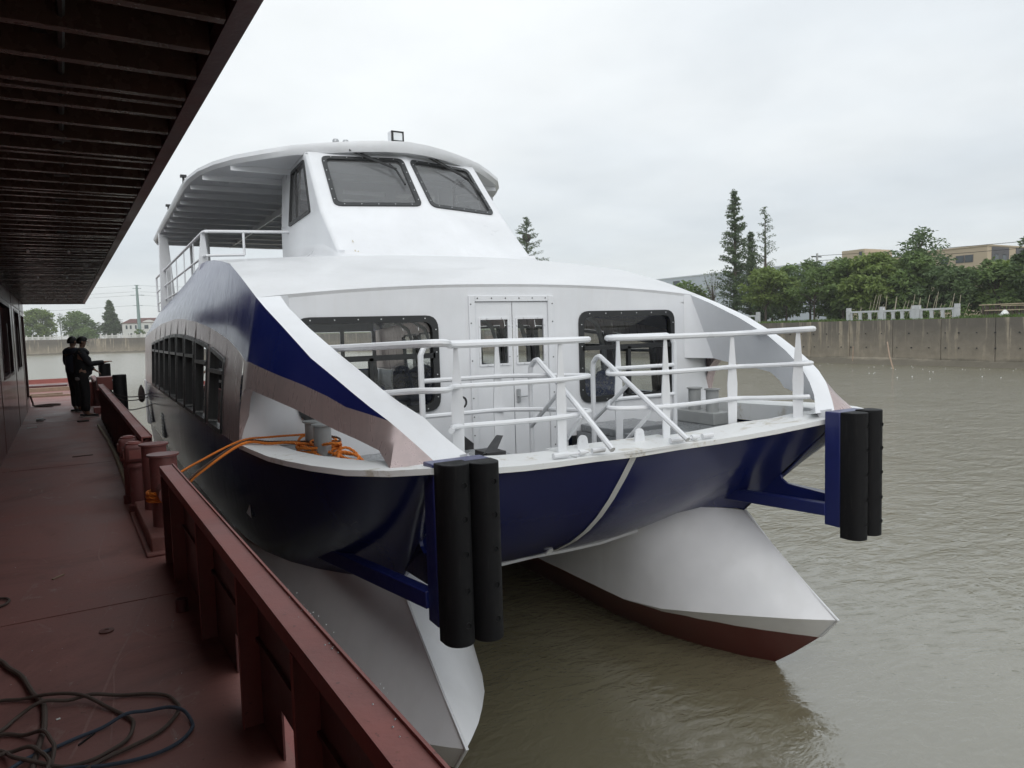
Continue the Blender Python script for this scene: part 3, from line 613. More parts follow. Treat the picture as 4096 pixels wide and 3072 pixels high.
for k, (xo, w_, h_) in enumerate(((-1.37,.035,.10),(-1.33,.03,.16),(-1.295,.03,.14),(-1.265,.025,.11),(-1.30,.02,.05))):
    t0 = .03 if k < 4 else .32; a0 = (Vector((-1.53,5.06,4.98))-Vector((0,4.86,5.02))); e_ = lambda x, t: Vector((0,4.86,5.02)).lerp(Vector((-1.53,5.06,4.98)), -x/1.53).lerp(Vector((0,5.63,5.83)).lerp(Vector((-1.53,6.02,5.81)), -x/1.53), t)+Vector((0,-.004,.004)); sm.poly(e_(xo,t0), e_(xo+w_,t0+.01), e_(xo+w_*.8,t0+h_), e_(xo+.006,t0+h_*.9))
part('paint_smear', sm, M['smear'], boat, smooth=0, merge=False)
# wheelhouse back door outlines, console, ceiling lining
bd_ = MB()
for x in (-.95,-.05,.75): bd_.tube([(x,SB-.03,4.8),(x,SB-.03,6.25),(x+.08,SB-.03,6.35),(x+.5,SB-.03,6.35),(x+.58,SB-.03,6.25),(x+.58,SB-.03,4.8)], .025, 6)
part('back_window_trim', bd_, M['grey_paint'], boat)
cs_ = MB(); cs_.prism([(-1.3,6.2,4.9),(-1.3,6.2,5.75),(-1.3,6.5,5.85),(-1.3,6.8,5.7),(-1.3,6.8,4.9)], (2.6,0,0)); part('console', cs_, M['cabin_inner'], boat)
fl_ = MB(); base_ = [(1.53,7.9,0,1,0),(1.53,6.9,0,1,0),(1.53,6.0,0,1,0),(1.53,5.35,0,1,-.25),(1.50,5.06,0,.75,-.75),(1.1,5.0,1,.1,-1),(.55,4.93,1,.05,-1),(0,4.86,1,0,-1)]
def roofz(x, y):
    zt = ip(y, [3.1,3.4,3.7,3.93], [4.39,4.49,4.59,4.66]) if y < 3.93 else ztf(y); w_ = 3.05 if y < 3.93 else xtf(y); return zt+ip(y, [3.1,5,7.8], [.15,.16,.05])*(1-min(1, abs(x)/w_)**2.2)
rws = []
for f_ in (0,.25,.5,.75,1):
    r_ = []
    for x, y_, fr_, dx_, dy_ in base_:
        s5 = 0.12 if fr_ else (1 if y_ > 5.5 else .45); o_ = .16*s5*(1-f_)**2; hh = .2*s5*f_**1.6; px2, py2 = x+dx_*o_, y_+dy_*o_; z0 = roofz(px2, py2); up = (hh*.95 if fr_ else 0); r_.append(Vector((px2, py2+up, z0-.012+hh*(.95 if fr_ else 1))))
    rws.append(r_)
fl_.grid(rws); both('roof_fillet', fl_, M['white_paint'], smooth=60)
# wipers
for px_, q1, q2, q3 in ((-.80,(-.24,6.47),(-.30,6.60),(-.20,6.22)),(.42,(1.10,6.45),(.98,6.57),(1.24,6.21))):
    def onw(x, z_, off):
        s_ = 1 if x >= 0 else -1; n_ = Vector((pn.x*s_, pn.y, pn.z)); n_ = n_ if n_.y < 0 else -n_
        base = Vector((x, 0, z_)); d = (base-B0).dot(n_)/n_.y; return Vector((x, -d, z_))+n_*off
    wp = MB(); a = onw(px_, 6.80, .06); c_ = onw(q1[0], q1[1], .07)
    wp.tube([a, c_], .014, 6); wp.tube([a+Vector((.09,0,.005)), c_+Vector((.0,0,.01))], .010, 6); wp.box(a.x-.05,a.x+.14,a.y-.06,a.y+.04,a.z-.01,a.z+.04)
    wpo = part('wiper_arm', wp, M['black_trim'], boat)
    wb_ = MB(); wb_.tube([onw(q2[0],q2[1],.04), onw(q1[0],q1[1],.05), onw(q3[0],q3[1],.04)], .016, 6); part('wiper_blade', wb_, M['black_trim'], wpo)
# ---- canopy roof
pl = [(0,6.36),(.35,6.42),(.70,6.55),(1.0,6.70),(1.35,6.90),(1.65,7.09),(2.0,7.38),(2.38,7.74),(2.64,8.16),(2.82,8.62),(2.92,9.2),(2.95,9.8),(2.95,12),(2.95,14.5),(2.95,16.6),(2.88,17.0),(0,17.2)]
ze = lambda y: ip(y, [6.36,7.06,7.7,8.8,9.6,15.3,17.2], [6.99,6.945,6.87,6.78,6.75,6.65,6.57]); th = lambda y: ip(y, [6.36,7.0,8.5,17], [.17,.15,.10,.09])
cnv = MB()
ring_t = [Vector((x,y,ze(y))) for x,y in pl]; ring_b = [Vector((x*.985,y+(.02 if i < 10 else 0),ze(y)-th(y))) for i,(x,y) in enumerate(pl)]
cam_t = [Vector((0,p.y,p.z+.14*(p.x/2.95)**1.5)) for p in ring_t]; cam_b = [Vector((0,p.y,p.z+.05*(p.x/2.95))) for p in ring_b]
for f_ in (lambda p: p, mir):
    rt = [f_(p) for p in ring_t]; rb_ = [f_(p) for p in ring_b]; ct = [f_(p) for p in cam_t]; cbm = [f_(p) for p in cam_b]
    for k in range(4):
        u0, u1 = k/4, (k+1)/4
        cnv.strip([a.lerp(b, u0)+Vector((0,0,.0)) for a, b in zip(ct, rt)], [a.lerp(b, u1) for a, b in zip(ct, rt)])
        cnv.strip([a.lerp(b, u0)+Vector((0,0,.06)) for a, b in zip(cbm, rb_)] if k == 9 else [a.lerp(b, u0) for a, b in zip(cbm, rb_)], [a.lerp(b, u1) for a, b in zip(cbm, rb_)])
    mr = [(a+b)/2+Vector((.02 if a.x > 0 else -.02 if a.x < 0 else 0, -.02, 0)) for a, b in zip(rt, rb_)]; cnv.strip(rt, mr); cnv.strip(mr, rb_)
can = part('canopy_roof', cnv, M['white_paint'], boat, smooth=40)
xw = lambda y: ip(y, [p[1] for p in pl[:-1]], [p[0] for p in pl[:-1]])
y = 7.9; k = 0
while y < 17:
    wv = xw(y)*.975; zb = ze(y)-th(y)
    q = MB(); q.box(-wv,wv,y-.005,y+.005,zb-.07,zb+.02); q.box(-wv,wv,y-.016,y+.016,zb-.078,zb-.07); bm_ = part('canopy_beam', q, M['white_paint'], can, smooth=0)
    if y < 12:
        for x in np.arange(-2.5, 2.6, .55):
            if abs(x) < wv-.1:
                q = MB(); q.prism([(x,y+.006,zb+.01),(x,y+.13,zb+.01),(x,y+.006,zb-.068)], (.01,0,0)); part('bracket', q, M['white_paint'], can, smooth=0)
    y += .72; k += 1
gd = MB(); gd.box(-1.03,-.99,8.5,17,6.46,6.58); gd.box(.99,1.03,8.5,17,6.46,6.58); part('canopy_girder', gd, M['white_paint'], can)
for sx in (-1,1):
    q = MB(); q.prism([(sx*2.98,15.2,4.6),(sx*2.62,15.2,4.6),(sx*2.74,15.2,6.6),(sx*2.93,15.2,6.6)], (0,.14,0)); part('canopy_post', q, M['white_paint'], boat, bevel=.01)
    for yy in (14.0, 17.0):
        q = MB(); q.tube([(sx*2.0,yy,4.74),(sx*2.0,yy,6.55)], .05, 10); part('canopy_post', q, M['white_paint'], boat)
    for y_ in (9.6, 12.5):
        q = MB(); q.tube([(sx*2.93,y_,ze(y_)-.02),(sx*2.93,y_,ze(y_)+.10)], .02, 6); q.box(sx*2.93-.05,sx*2.93+.05,y_-.05,y_+.05,ze(y_)+.08,ze(y_)+.12); part('deck_light', q, M['dark_metal'], boat)
spt = MB(); spt.box(-.14,.07,6.72,6.86,7.06,7.24); spo = part('floodlight', spt, M['white_paint'], boat, bevel=.015)
q = MB(); q.box(-.10,.06,6.70,6.722,7.085,7.215); part('lens', q, M['lamp_glass'], spo, bevel=.01); q = MB(); q.box(-.13,.075,6.695,6.72,7.065,7.085); q.box(-.13,.075,6.695,6.72,7.215,7.235); q.box(-.13,-.10,6.695,6.72,7.065,7.235); q.box(.06,.08,6.695,6.72,7.065,7.235); part('bezel', q, M['black_trim'], spo)
q = MB(); q.box(-.05,.01,6.78,6.84,7.0,7.10); part('bracket', q, M['white_paint'], spo)
for x in (-1.02,-.86):
    q = MB(); q.lathe((x,6.80,6.98), [(.05,0),(.05,.03),(.038,.05),(.0,.055)], 14); part('horn', q, M['steel'], boat)
# ---- upper deck railing
def railing(name, parent, tops, mids, posts, r=.026, mat='white_paint', pw=.10, flat=True):
    mb = MB(); 
    for i, pth in enumerate(tops+mids): mb.tube(pth, r if i < len(tops) else r*.8, 8)
    ro = part(name, mb, M[mat], parent)
    for (a, b, tdir) in posts:
        a = Vector(a); b = Vector(b); tdir = Vector(tdir).normalized(); q = MB()
        if flat:
            n_ = tdir.cross(Vector((0,0,1))).normalized()*.007
            prof = [a-tdir*pw*.42, a+tdir*pw*.42, a.lerp(b,.45)+tdir*pw*.5, b+tdir*pw*.16, b-tdir*pw*.16, a.lerp(b,.45)-tdir*pw*.5]
            q.prism([p-n_ for p in prof], n_*2)
        else: q.tube([a, b], r*.9, 8)
        part('post', q, M[mat], ro, smooth=0 if flat else 30)
    return ro
for sx in (-1,1):
    ty = [8.17,9.44,10.9,12.36,13.5,14.6,16.1,17.5]
    railing('upper_railing', boat, [[(sx*1.51,8.0,5.73),(sx*2.75,8.0,5.69),(sx*2.83,8.03,5.69),(sx*2.86,8.15,5.69),(sx*2.86,17.6,5.66),(sx*2.86,17.6,4.75)]],
        [[(sx*2.26,8.0,5.33),(sx*2.75,8.0,5.31),(sx*2.83,8.03,5.31),(sx*2.86,8.15,5.31),(sx*2.86,17.6,5.28)],[(sx*2.26,8.0,5.70),(sx*2.26,8.0,5.33)],[(sx*2.86,8.3,4.98),(sx*2.86,17.6,4.96)]],
        [((sx*2.87,y,4.75),(sx*2.86,y,5.67),(0,1,0) if i else (1,.2,0)) for i, y in enumerate(ty)], pw=.17)
# ---- bow railings, starboard and port
for sx in (-1,1):
    def run(z_, wy): return smoothpath([(sx*wy[0],wy[1],z_),(sx*2.33,.76,z_+.03),(sx*2.21,.605,z_+.035),(sx*2.09,.66,z_+.03),(sx*1.9,1.02,z_+.01),(sx*1.72,1.26,z_),(sx*1.2,1.19,z_),(sx*.66,1.18,z_),(sx*.32,1.30,z_),(sx*.15,1.44,z_),(sx*.22,1.60,z_),(sx*.55,2.0,z_),(sx*.81,2.16,z_),(sx*1.2,2.17,z_)], 5)
    top = run(3.87, (2.70,1.84))+[Vector((sx*1.55,2.17,3.87)),Vector((sx*1.64,2.17,3.84)),Vector((sx*1.68,2.17,3.76)),Vector((sx*1.68,2.17,2.66))]
    railing('bow_railing', boat, [top], [run(3.50,(2.50,1.10))+[Vector((sx*1.68,2.17,3.50))], run(3.14,(2.30,.74))[12 if sx > 0 else 19:]+[Vector((sx*1.68,2.17,3.14))]],
        [((sx*.66,1.19,2.80),(sx*.66,1.19,3.85),(1,.05,0)),((sx*1.72,1.27,2.85),(sx*1.72,1.27,3.85),(.8,-.4,0)),*([((sx*2.09,.68,2.94),(sx*2.09,.68,3.88),(.7,-.7,0))] if sx > 0 else []),((sx*.81,2.17,zd),(sx*.81,2.17,3.85),(1,0,0))], r=.031, pw=.115)
    sh = MB(); sh.tube(smoothpath([(sx*.42,2.14,2.12),(sx*.42,2.14,2.9),(sx*.42,2.14,3.5),(sx*.415,2.09,3.62),(sx*.41,2.0,3.66),(sx*.415,1.90,3.61),(sx*.43,1.3,3.26),(sx*.46,.66,2.87)], 4), .028, 8)
    sh.tube([(sx*.425,2.14,2.93),(sx*.435,1.54,3.36)], .024, 8); sh.tube([(sx*.43,1.82,2.55),(sx*.45,1.14,3.13)], .024, 8); part('stair_handrail', sh, M['white_paint'], boat)
# ---- bow fenders on their brackets
for sx in (-1,1):
    ps = MB(); ps.box(sx*2.25-.235,sx*2.25+.235,.115,.29,1.86,3.052); post = part('fender_post', ps, M['blue_steel'], boat, bevel=.008)
    for dx in (-.118,.118):
        rb = MB(); prof = []
        for k in range(11):
            a = math.pi*k/10; prof.append((sx*2.25+dx+.113*math.cos(a), .02-.12*math.sin(a)))
        prof = [(sx*2.25+dx+.113,.111)]+prof+[(sx*2.25+dx-.113,.111)]
        dz = .0 if dx*sx < 0 else .012
        rb.prism([(x,y_,1.755+dz) for x,y_ in prof], (0,0,1.30)); ro = part('rubber_fender', rb, M['rubber'], post, smooth=40, bevel=.006)
        for z_ in (1.92,2.17,2.43,2.68,2.92):
            q = MB(); q.tube([(sx*2.25+dx+.02,-.085,z_),(sx*2.25+dx+.02,-.103,z_)], .022, 10, caps=False); part('bolt_hole', q, M['black_trim'], post)
    ar = MB(); ar.beam((sx*2.05,.28,2.02),(sx*1.98,1.75,1.95),.10,.13); ar.beam((sx*2.46,.28,2.02),(sx*2.80,2.5,1.95),.10,.13); part('fender_arm', ar, M['blue_steel'], boat, bevel=.006)
    st_ = MB(); st_.prism([(sx*2.21,y_,z_) for y_,z_ in [(.291,3.0),(.34,2.90),(1.0,2.29),(1.02,2.25),(1.0,2.20),(.93,2.16),(.291,2.13),(.291,1.93),(1.38,1.89),(1.48,1.86),(1.53,1.80),(1.56,1.72),(2.0,1.72),(2.0,2.6),(.6,2.94)]], (sx*.03,0,0)); part('stem_plate', st_, M['navy_paint'], boat, smooth=0)
    tp = MB(); tp.prism([(sx*2.12,.292,3.07),(sx*2.12,.48,3.03),(sx*2.12,.44,2.97),(sx*2.12,.292,2.94)], (.012,0,0)); tp.prism([(sx*2.40,.292,3.05),(sx*2.40,.40,3.02),(sx*2.40,.292,2.97)], (.012,0,0)); part('fender_gusset', tp, M['white_paint'], boat, smooth=0)
# stern quarter piece
q = MB(); q.box(-3.30,-3.0,17.5,18.1,1.7,2.9); part('stern_quarter', q, M['white_paint'], boat, bevel=.02)
# ================================================================== red work barge
BA = R(1.6186); BO = Vector((-4.53,-4.61,2.38))
def bw(x, y, z=0): return Vector((BO.x+x*math.cos(BA)-y*math.sin(BA), BO.y+x*math.sin(BA)+y*math.cos(BA), BO.z+z))
barge = thing('work_barge', 'oxide-red steel barge with covered side deck along the left', 'barge', BO, rz=BA)
q = MB(); q.box(-8,.84,-6,34.5,-3.2,-.06); part('barge_hull', q, M['oxide_dark'], barge)
q = MB(); q.poly((-.8,-6,0),(.66,-6,0),(.66,22.4,0),(-.8,22.4,0)); q.poly((-8,22.4,0),(.70,22.4,0),(.70,34.3,0),(-8,34.3,0)); part('side_deck', q, M['oxide_deck'], barge, smooth=0)
for yy in (5.02, 11.1, 17.4):
    q = MB(); q.box(-.795,.56,yy,yy+.018,-.003,.004); part('deck_weld', q, M['oxide_deck'], barge)
for k, pts in enumerate(([(.40,5.18),(.31,4.86),(.24,4.55),(.14,4.17),(.06,3.8),(0,3.57),(-.04,3.38),(-.08,3.24)],[(.52,4.06),(.43,4.19),(.31,4.26),(.2,4.2),(.14,4.11),(.11,3.98),(.10,3.77),(.08,3.5),(.06,3.26)],[(.17,5.16),(.11,4.87),(.03,4.7)],[(.26,7.57),(.2,6.98),(.13,6.28),(.15,6.0),(.13,5.86)],[(.27,8.15),(.22,8.02),(.19,7.88)],[(-.3,5.6),(-.15,5.72),(-.02,5.9)],[(-.42,6.6),(-.25,6.45),(-.2,6.3)])):
    P = smoothpath([(x,y,0) for x,y in pts], 5); w_ = (.006,.0035,.004,.006,.004,.004,.005)[k]; q = MB(); q.strip([p+Vector((-w_,0,.0015)) for p in P], [p+Vector((w_,0,.0015)) for p in P]); part('scuff_line', q, M['scuff'], barge, smooth=0, merge=False)
q = MB(); q.box(-8,.70,34.3,34.36,0,.16); part('end_coaming', q, M['oxide_rail'], barge)
q = MB(); q.box(.662,.84,-6,34.3,-.06,-.02); part('rubbing_ledge', q, M['oxide_rail'], barge)
# deckhouse wall with openings
wins = [(9.6,11.9),(13.75,16.3),(17.8,19.5),(20.6,22.1)]
q = MB(); zl, zh_, zt_ = 1.10, 2.27, 2.74; y_ = -6
for a, b in wins:
    lo = zl if a < 20 else .25
    q.box(-.86,-.80,y_,a,0,zt_); q.box(-.86,-.80,a,b,0,lo); q.box(-.86,-.80,a,b,zh_,zt_); y_ = b
q.box(-.86,-.80,y_,22.28,0,zt_); q.box(-4,-.861,22.2,22.28,0,zt_)
part('deckhouse_wall', q, M['oxide_wall'], barge, smooth=0)
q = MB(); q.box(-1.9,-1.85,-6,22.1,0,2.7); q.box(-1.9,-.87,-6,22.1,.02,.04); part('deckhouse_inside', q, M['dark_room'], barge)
for a, b in wins[:3]:
    q = MB(); q.box(-.90,-.79,a-.05,b+.05,zl-.05,zl-.005); q.box(-.90,-.792,a-.05,a,zl,zh_); q.box(-.90,-.792,b,b+.05,zl,zh_); q.box(-.90,-.792,a-.05,b+.05,zh_,zh_+.04); q.box(-.83,-.80,(a+b)/2+.3,(a+b)/2+.36,zl,zh_-.3); part('deckhouse_window', q, M['oxide_dark'], barge)
for yy in (8.2,12.9,17.0,20.2):
    q = MB(); q.box(-.800,-.793,yy,yy+.05,0,2.7); part('wall_seam', q, M['oxide_wall'], barge)
q = MB(); q.box(-.80,-.794,-6,22.2,2.36,2.385); part('wall_band', q, M['oxide_dark'], barge)
# roof with edge channel and close-set beams
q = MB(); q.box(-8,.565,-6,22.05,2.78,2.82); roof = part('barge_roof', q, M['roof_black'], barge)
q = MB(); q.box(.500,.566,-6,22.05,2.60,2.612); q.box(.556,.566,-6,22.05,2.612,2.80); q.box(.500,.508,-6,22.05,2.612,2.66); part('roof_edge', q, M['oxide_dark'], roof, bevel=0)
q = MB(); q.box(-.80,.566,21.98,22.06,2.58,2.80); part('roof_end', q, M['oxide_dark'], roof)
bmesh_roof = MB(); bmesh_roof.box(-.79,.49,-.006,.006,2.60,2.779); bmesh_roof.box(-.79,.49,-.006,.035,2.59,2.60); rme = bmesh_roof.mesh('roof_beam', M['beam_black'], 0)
yb = -1.0; k = 0
ybs = []
while yb < 21.8:
    ybs.append(yb); 
    if k % 4 == 3: ybs.append(yb+.10)
    yb += .285; k += 1
for yv in ybs: o = obj('roof_beam', rme, roof); o.location = (0,yv,0)
for x, ya, yb_ in ((-.28,4.15,4.66),(-.28,3.1,3.42),(-.05,1.9,2.25)):
    q = MB(); q.box(x-.02,x+.02,ya,yb_,2.62,2.70); part('roof_spacer', q, M['roof_black'], roof)
q = MB(); q.box(-.02,.02,-4,21.9,2.66,2.775); part('roof_girder', q, M['roof_black'], roof)
q = MB(); q.tube([(.06,-2,2.63),(.06,21.5,2.63)], .012, 6)
for yv in np.arange(1.5,20,.9): q.box(.02,.10,yv,yv+.06,2.60,2.66)
part('cable_tray', q, M['dark_metal'], roof)
for yv in (9.2, 12.9, 18.8):
    for x in (-.25,.12):
        q = MB(); q.box(x-.012,x+.012,yv,yv+.16,2.575,2.592); part('roof_batten', q, M['white_paint'], roof)
# bulwarks
def bulwark(y0, y1, posts, ports=(), dx=0):
    q = MB(); x0, x1 = .655+dx, .663+dx; zt = .695
    ys_ = [y0]+[v for p in ports for v in p]+[y1]
    for i in range(0, len(ys_)-1, 1):
        if i % 2 == 0: q.box(x0,x1,ys_[i],ys_[i+1],0,zt)
        else: q.box(x0,x1,ys_[i],ys_[i+1],.20,zt)
    q.box(.640+dx,.655+dx,y0,y1,.36,.375)
    bo = part('bulwark', q, M['oxide_dark'], barge, smooth=0)
    q = MB(); q.box(.573+dx,.663+dx,y0-.004,y1+.004,zt,zt+.012); q.box(.573+dx,.582+dx,y0-.004,y1+.004,zt-.045,zt); q.box(.657+dx,.666+dx,y0-.004,y1+.004,zt+.012,zt+.022); part('cap_rail', q, M['oxide_rail'], bo, smooth=0)
    for yv in posts:
        q = MB(); q.prism([(.655+dx,yv,.0),(.583+dx,yv,.0),(.578+dx,yv,.05),(.578+dx,yv,.62),(.585+dx,yv,.65),(.655+dx,yv,.69)], (0,.012,0)); q.box(.574+dx,.579+dx,yv-.010,yv+.022,.0,.64); part('stiffener', q, M['oxide_rail'], bo, smooth=0)
    return bo
bulwark(-3, 5.76, [5.735,5.26,4.14,3.08,2.22,1.4,.5,-.5], ports=((2.35,2.75),(3.28,3.62)), dx=-.038)
bulwark(7.62, 17.6, list(np.arange(7.7,17.6,.62)))
bulwark(19.3, 22.2, [19.4,20.3,21.2,22.1])
# mooring bollards of the barge
q = MB(); q.box(.47,.82,6.02,7.50,0,.13); q.box(.43,.86,5.95,7.56,0,.025); mb_base = part('bollard_base', q, M['oxide_deck'], barge, bevel=.01)
for yv in (6.40,7.10):
    q = MB(); q.lathe((.625,yv,.13), [(.102,0),(.102,.555),(.120,.560),(.120,.575),(.0,.578)], 24); part('bollard_post', q, M['oxide_bollard'], mb_base)
q = MB(); q.tube([(.625,6.40,.42),(.625,6.12,.42)], .075, 16); part('bollard_arm', q, M['oxide_bollard'], mb_base)
# capped tank vents
for x, yv, z_ in ((.505,7.62,0),(.49,8.12,0)):
    q = MB(); q.lathe((x,yv,0), [(.075,0),(.075,.08),(.056,.09),(.056,.43),(.085,.435),(.085,.455),(.082,.46),(.082,.478),(.05,.48)], 16); vt = part('tank_vent', q, M['oxide_bollard'], barge)
    q = MB(); q.box(x-.085,x+.085,yv-.085,yv+.085,.48,.65); part('vent_head', q, M['oxide_bollard'], vt, bevel=.03)
    q = MB(); q.lathe((x,yv,.65), [(.07,0),(.07,.012),(.05,.014),(.05,.022),(.0,.024)], 16); q.box(x-.05,x+.06,yv-.095,yv-.085,.52,.60); q.box(x-.095,x-.085,yv-.03,yv+.05,.52,.60); part('vent_cover', q, M['oxide_rail'], vt)
q = MB(); q.lathe((.505,4.66,0), [(.035,0),(.035,.075),(.03,.075),(.03,.01)], 16); part('drain_stub', q, M['oxide_dark'], barge)
# bollard and post cluster near the far end of the walkway
q = MB(); q.lathe((.55,21.0,0), [(.10,0),(.10,.55),(.13,.56),(.13,.60),(.0,.61)], 18); part('far_bollard', q, M['oxide_rail'], barge)
q = MB(); q.box(.60,.92,18.75,19.25,.50,.80); q.box(.50,.70,18.6,19.0,0,.14); part('fender_bracket', q, M['oxide_rail'], barge, bevel=.01)
for x, yv, z_ in ((1.02,18.3,.86),(.88,21.6,1.03)):
    q = MB(); q.lathe((x,yv,-2.6), [(.14,0),(.14,2.6+z_-.02),(.13,2.6+z_),(.0,2.6+z_)], 22); fo = part('pile_fender', q, M['rubber'], barge)
    q = MB(); q.box(x-.147,x-.133,yv-.05,yv+.0,z_-.12,z_-.10); part('fender_pin', q, M['bolt'], fo)
# ---- things lying on the deck
def loose(name, mb, mat, label, cat, group=None, **k):
    o = obj(name, mb.mesh(name, M[mat], k.get('smooth', 40))); return tag(o, label, cat, group)
def hose(name, pts, r, mat, label, z=.014, lift=None):
    P = [bw(x, y, z+(lift[i] if lift else 0)) for i, (x, y) in enumerate(pts)]
    q = MB(); q.tube(smoothpath(P, 5), r*.8, 8); return loose(name, q, mat, label, 'hose')
hose('welding_hose', [(-.60,4.75),(-.47,4.6),(-.37,4.43),(-.33,4.31),(-.27,4.16),(-.22,3.93),(-.18,3.8),(-.17,3.69),(-.17,3.52),(-.18,3.43),(-.19,3.33),(-.2,3.22),(-.21,3.0)], .0145, 'hose_brown', 'thickest brown hose running straight back along the deck under the coils', z=.015)
hose('air_hose', [(-.7,4.05),(-.5,3.98),(-.34,3.94),(-.26,3.9),(-.15,3.82),(-.03,3.73),(.07,3.58),(.14,3.43),(.15,3.36),(.12,3.25),(.05,3.19),(-.02,3.16),(-.11,3.18),(-.22,3.27),(-.27,3.33),(-.31,3.44),(-.42,3.55)], .010, 'hose_brown', 'brown hose of the middle-sized loop on the barge deck', z=.012, lift=[0,0,0,0,.025,.025,0,0,0,0,0,0,0,.02,.02,0,0])
hose('air_hose', [(-.45,3.5),(-.32,3.63),(-.27,3.72),(-.18,3.75),(-.08,3.74),(.01,3.72),(.12,3.68),(.23,3.62),(.3,3.55),(.325,3.46),(.33,3.4),(.3,3.32),(.23,3.23),(.13,3.18),(.05,3.15),(0,3.12),(-.1,3.05)], .010, 'hose_brown', 'brown hose whose wide loop passes beneath the blue hose', z=.012, lift=[0,0,0,.03,.01,.02,0,0,0,0,0,0,0,0,0,0,0])
hose('air_hose', [(-.30,3.2),(-.22,3.3),(-.15,3.34),(-.05,3.38),(.04,3.41),(.13,3.43),(.21,3.43),(.29,3.39),(.34,3.32),(.36,3.24),(.35,3.18),(.3,3.11),(.22,3.07),(.12,3.07),(.01,3.1),(-.09,3.15),(-.2,3.14)], .0095, 'hose_blue', 'blue hose looped on the red barge deck', z=.012, lift=[.02,.01,0,0,0,.022,.01,.02,.02,0,0,0,0,0,0,0,0])
hose('air_hose', [(-.5,3.62),(-.32,3.59),(-.24,3.53),(-.17,3.46),(-.14,3.37),(-.13,3.31),(-.14,3.22),(-.15,3.18),(-.2,3.05)], .0105, 'hose_brown', 'short brown hose bend crossing the thick hose near the lower left', z=.012, lift=[0,0,0,.03,.02,.02,0,0,0])
hose('air_hose', [(-.42,3.36),(-.31,3.39),(-.27,3.39),(-.21,3.35),(-.17,3.29),(-.15,3.23),(-.15,3.19),(-.2,3.0)], .0105, 'hose_brown', 'innermost brown hose bend in the lower left corner', z=.012, lift=[0,.01,.01,.03,.02,.02,.01,0])
hose('air_hose', [(-.7,5.7),(-.5,5.58),(-.43,5.55),(-.40,5.52),(-.39,5.46),(-.43,5.39),(-.6,5.33)], .010, 'hose_brown', 'single hose loop lying apart at the left edge of the deck', z=.012)
q = MB(); q.tube([bw(.47,15.75,.03),bw(.52,13.5,.03),bw(.53,11.2,.03),bw(.50,8.7,.035)], [.018,.022,.026,.026], 8); loose('wooden_pole', q, 'bamboo', 'long grey wooden pole lying along the foot of the bulwark', 'pole')
q = MB(); c = bw(.105,4.58,.002); q.lathe(c, [(.0,0),(.038,0),(.038,.006),(.013,.009),(.013,.006),(.006,.006)], 20); loose('grinding_disc', q, 'disc', 'small round brown grinding disc lying on the deck', 'disc')
q = MB(); a = bw(-.56,17.85,.035); b_ = bw(-.40,17.8,.035); q.tube([a,a.lerp(b_,.7),a.lerp(b_,.85),b_], [.033,.033,.013,.013], 10); loose('plastic_bottle', q, 'plastic_clear', 'clear plastic bottle lying on the walkway by the wall', 'bottle')
def scrap(name, x, y, w_, l_, a, mat, label, cat='scrap', h_=.008):
    q = MB(); q.box(-w_/2,w_/2,-l_/2,l_/2,0,h_); o = loose(name, q, mat, label, cat); o.location = bw(x,y,.001); o.rotation_euler = (0,0,a); return o
scrap('wood_chip', -.13,5.85,.10,.016,.9,'timber','pale wood chip lying on open deck left of the bollards')
scrap('wood_strip', .14,11.9,.25,.03,.1,'rope_brown','dark thin strip lying across the middle of the walkway')
scrap('paper_scrap', -.60,16.6,.16,.06,.3,'foam','flat white scrap near the foot of the deckhouse wall')
scrap('welding_rod', -.02,3.36,.004,.09,-.7,'dark_metal','short dark rod lying inside the hose loops')
scrap('cloth_rag', .25,17.0,.18,.12,.4,'rope_dark','dark crumpled rag on the deck before the two men', h_=.03)
scrap('paint_flake', -.12,3.62,.016,.012,.2,'foam','tiny pale paint flake inside the big hose loop', h_=.003)
scrap('plank', -.75,28.6,1.9,.25,.06,'timber','long plank on the far open deck', h_=.12)
scrap('plank', -.70,26.4,1.2,.16,.14,'timber','shorter plank lying askew nearest the deckhouse end', h_=.06)
scrap('plank', -.55,25.7,1.4,.12,-.05,'timber','thin plank lying lowest of those on the far deck', h_=.05)
scrap('hatch_cover', -.9,31.4,1.9,1.0,.0,'oxide_dark','dark flat hatch cover far out on the barge deck', h_=.08)
q = MB(); q.tube(smoothpath([bw(-.78,22.0,.28),bw(-.74,22.0,.1),bw(-.70,21.9,.03),bw(-.4,21.7,.03),bw(-.15,21.9,.03),bw(-.4,22.1,.03),bw(-.7,21.8,.03),bw(-.3,21.5,.03)], 5), .022, 7); loose('strap', q, 'rope_brown', 'brown strap trailing from the end of the deckhouse wall', 'strap')
fl = MB()
rr = random.Random(3)
for k in range(60):
    if k < 36: y_ = rr.choice((1.6,1.75,2.0,2.15,2.35,2.6))+rr.gauss(0,.05); p = bw(rr.uniform(.59,.65), y_, .708)
    else: p = bw(rr.uniform(-.4,.45), rr.uniform(3.0,6.5), .001)
    s_ = rr.uniform(.0018,.0042); fl.add([p+Vector((s_,0,0)),p+Vector((-s_*.6,s_,0)),p+Vector((-s_*.5,-s_,0)),p+Vector((0,0,s_))], [[0,1,3],[1,2,3],[2,0,3],[0,2,1]])
o = obj('paint_crumbs', fl.mesh('paint_crumbs', M['stone'], 0)); o['label'] = 'scattered pale paint crumbs on rail and deck'; o['category'] = 'crumbs'; struct(o, 'stuff')
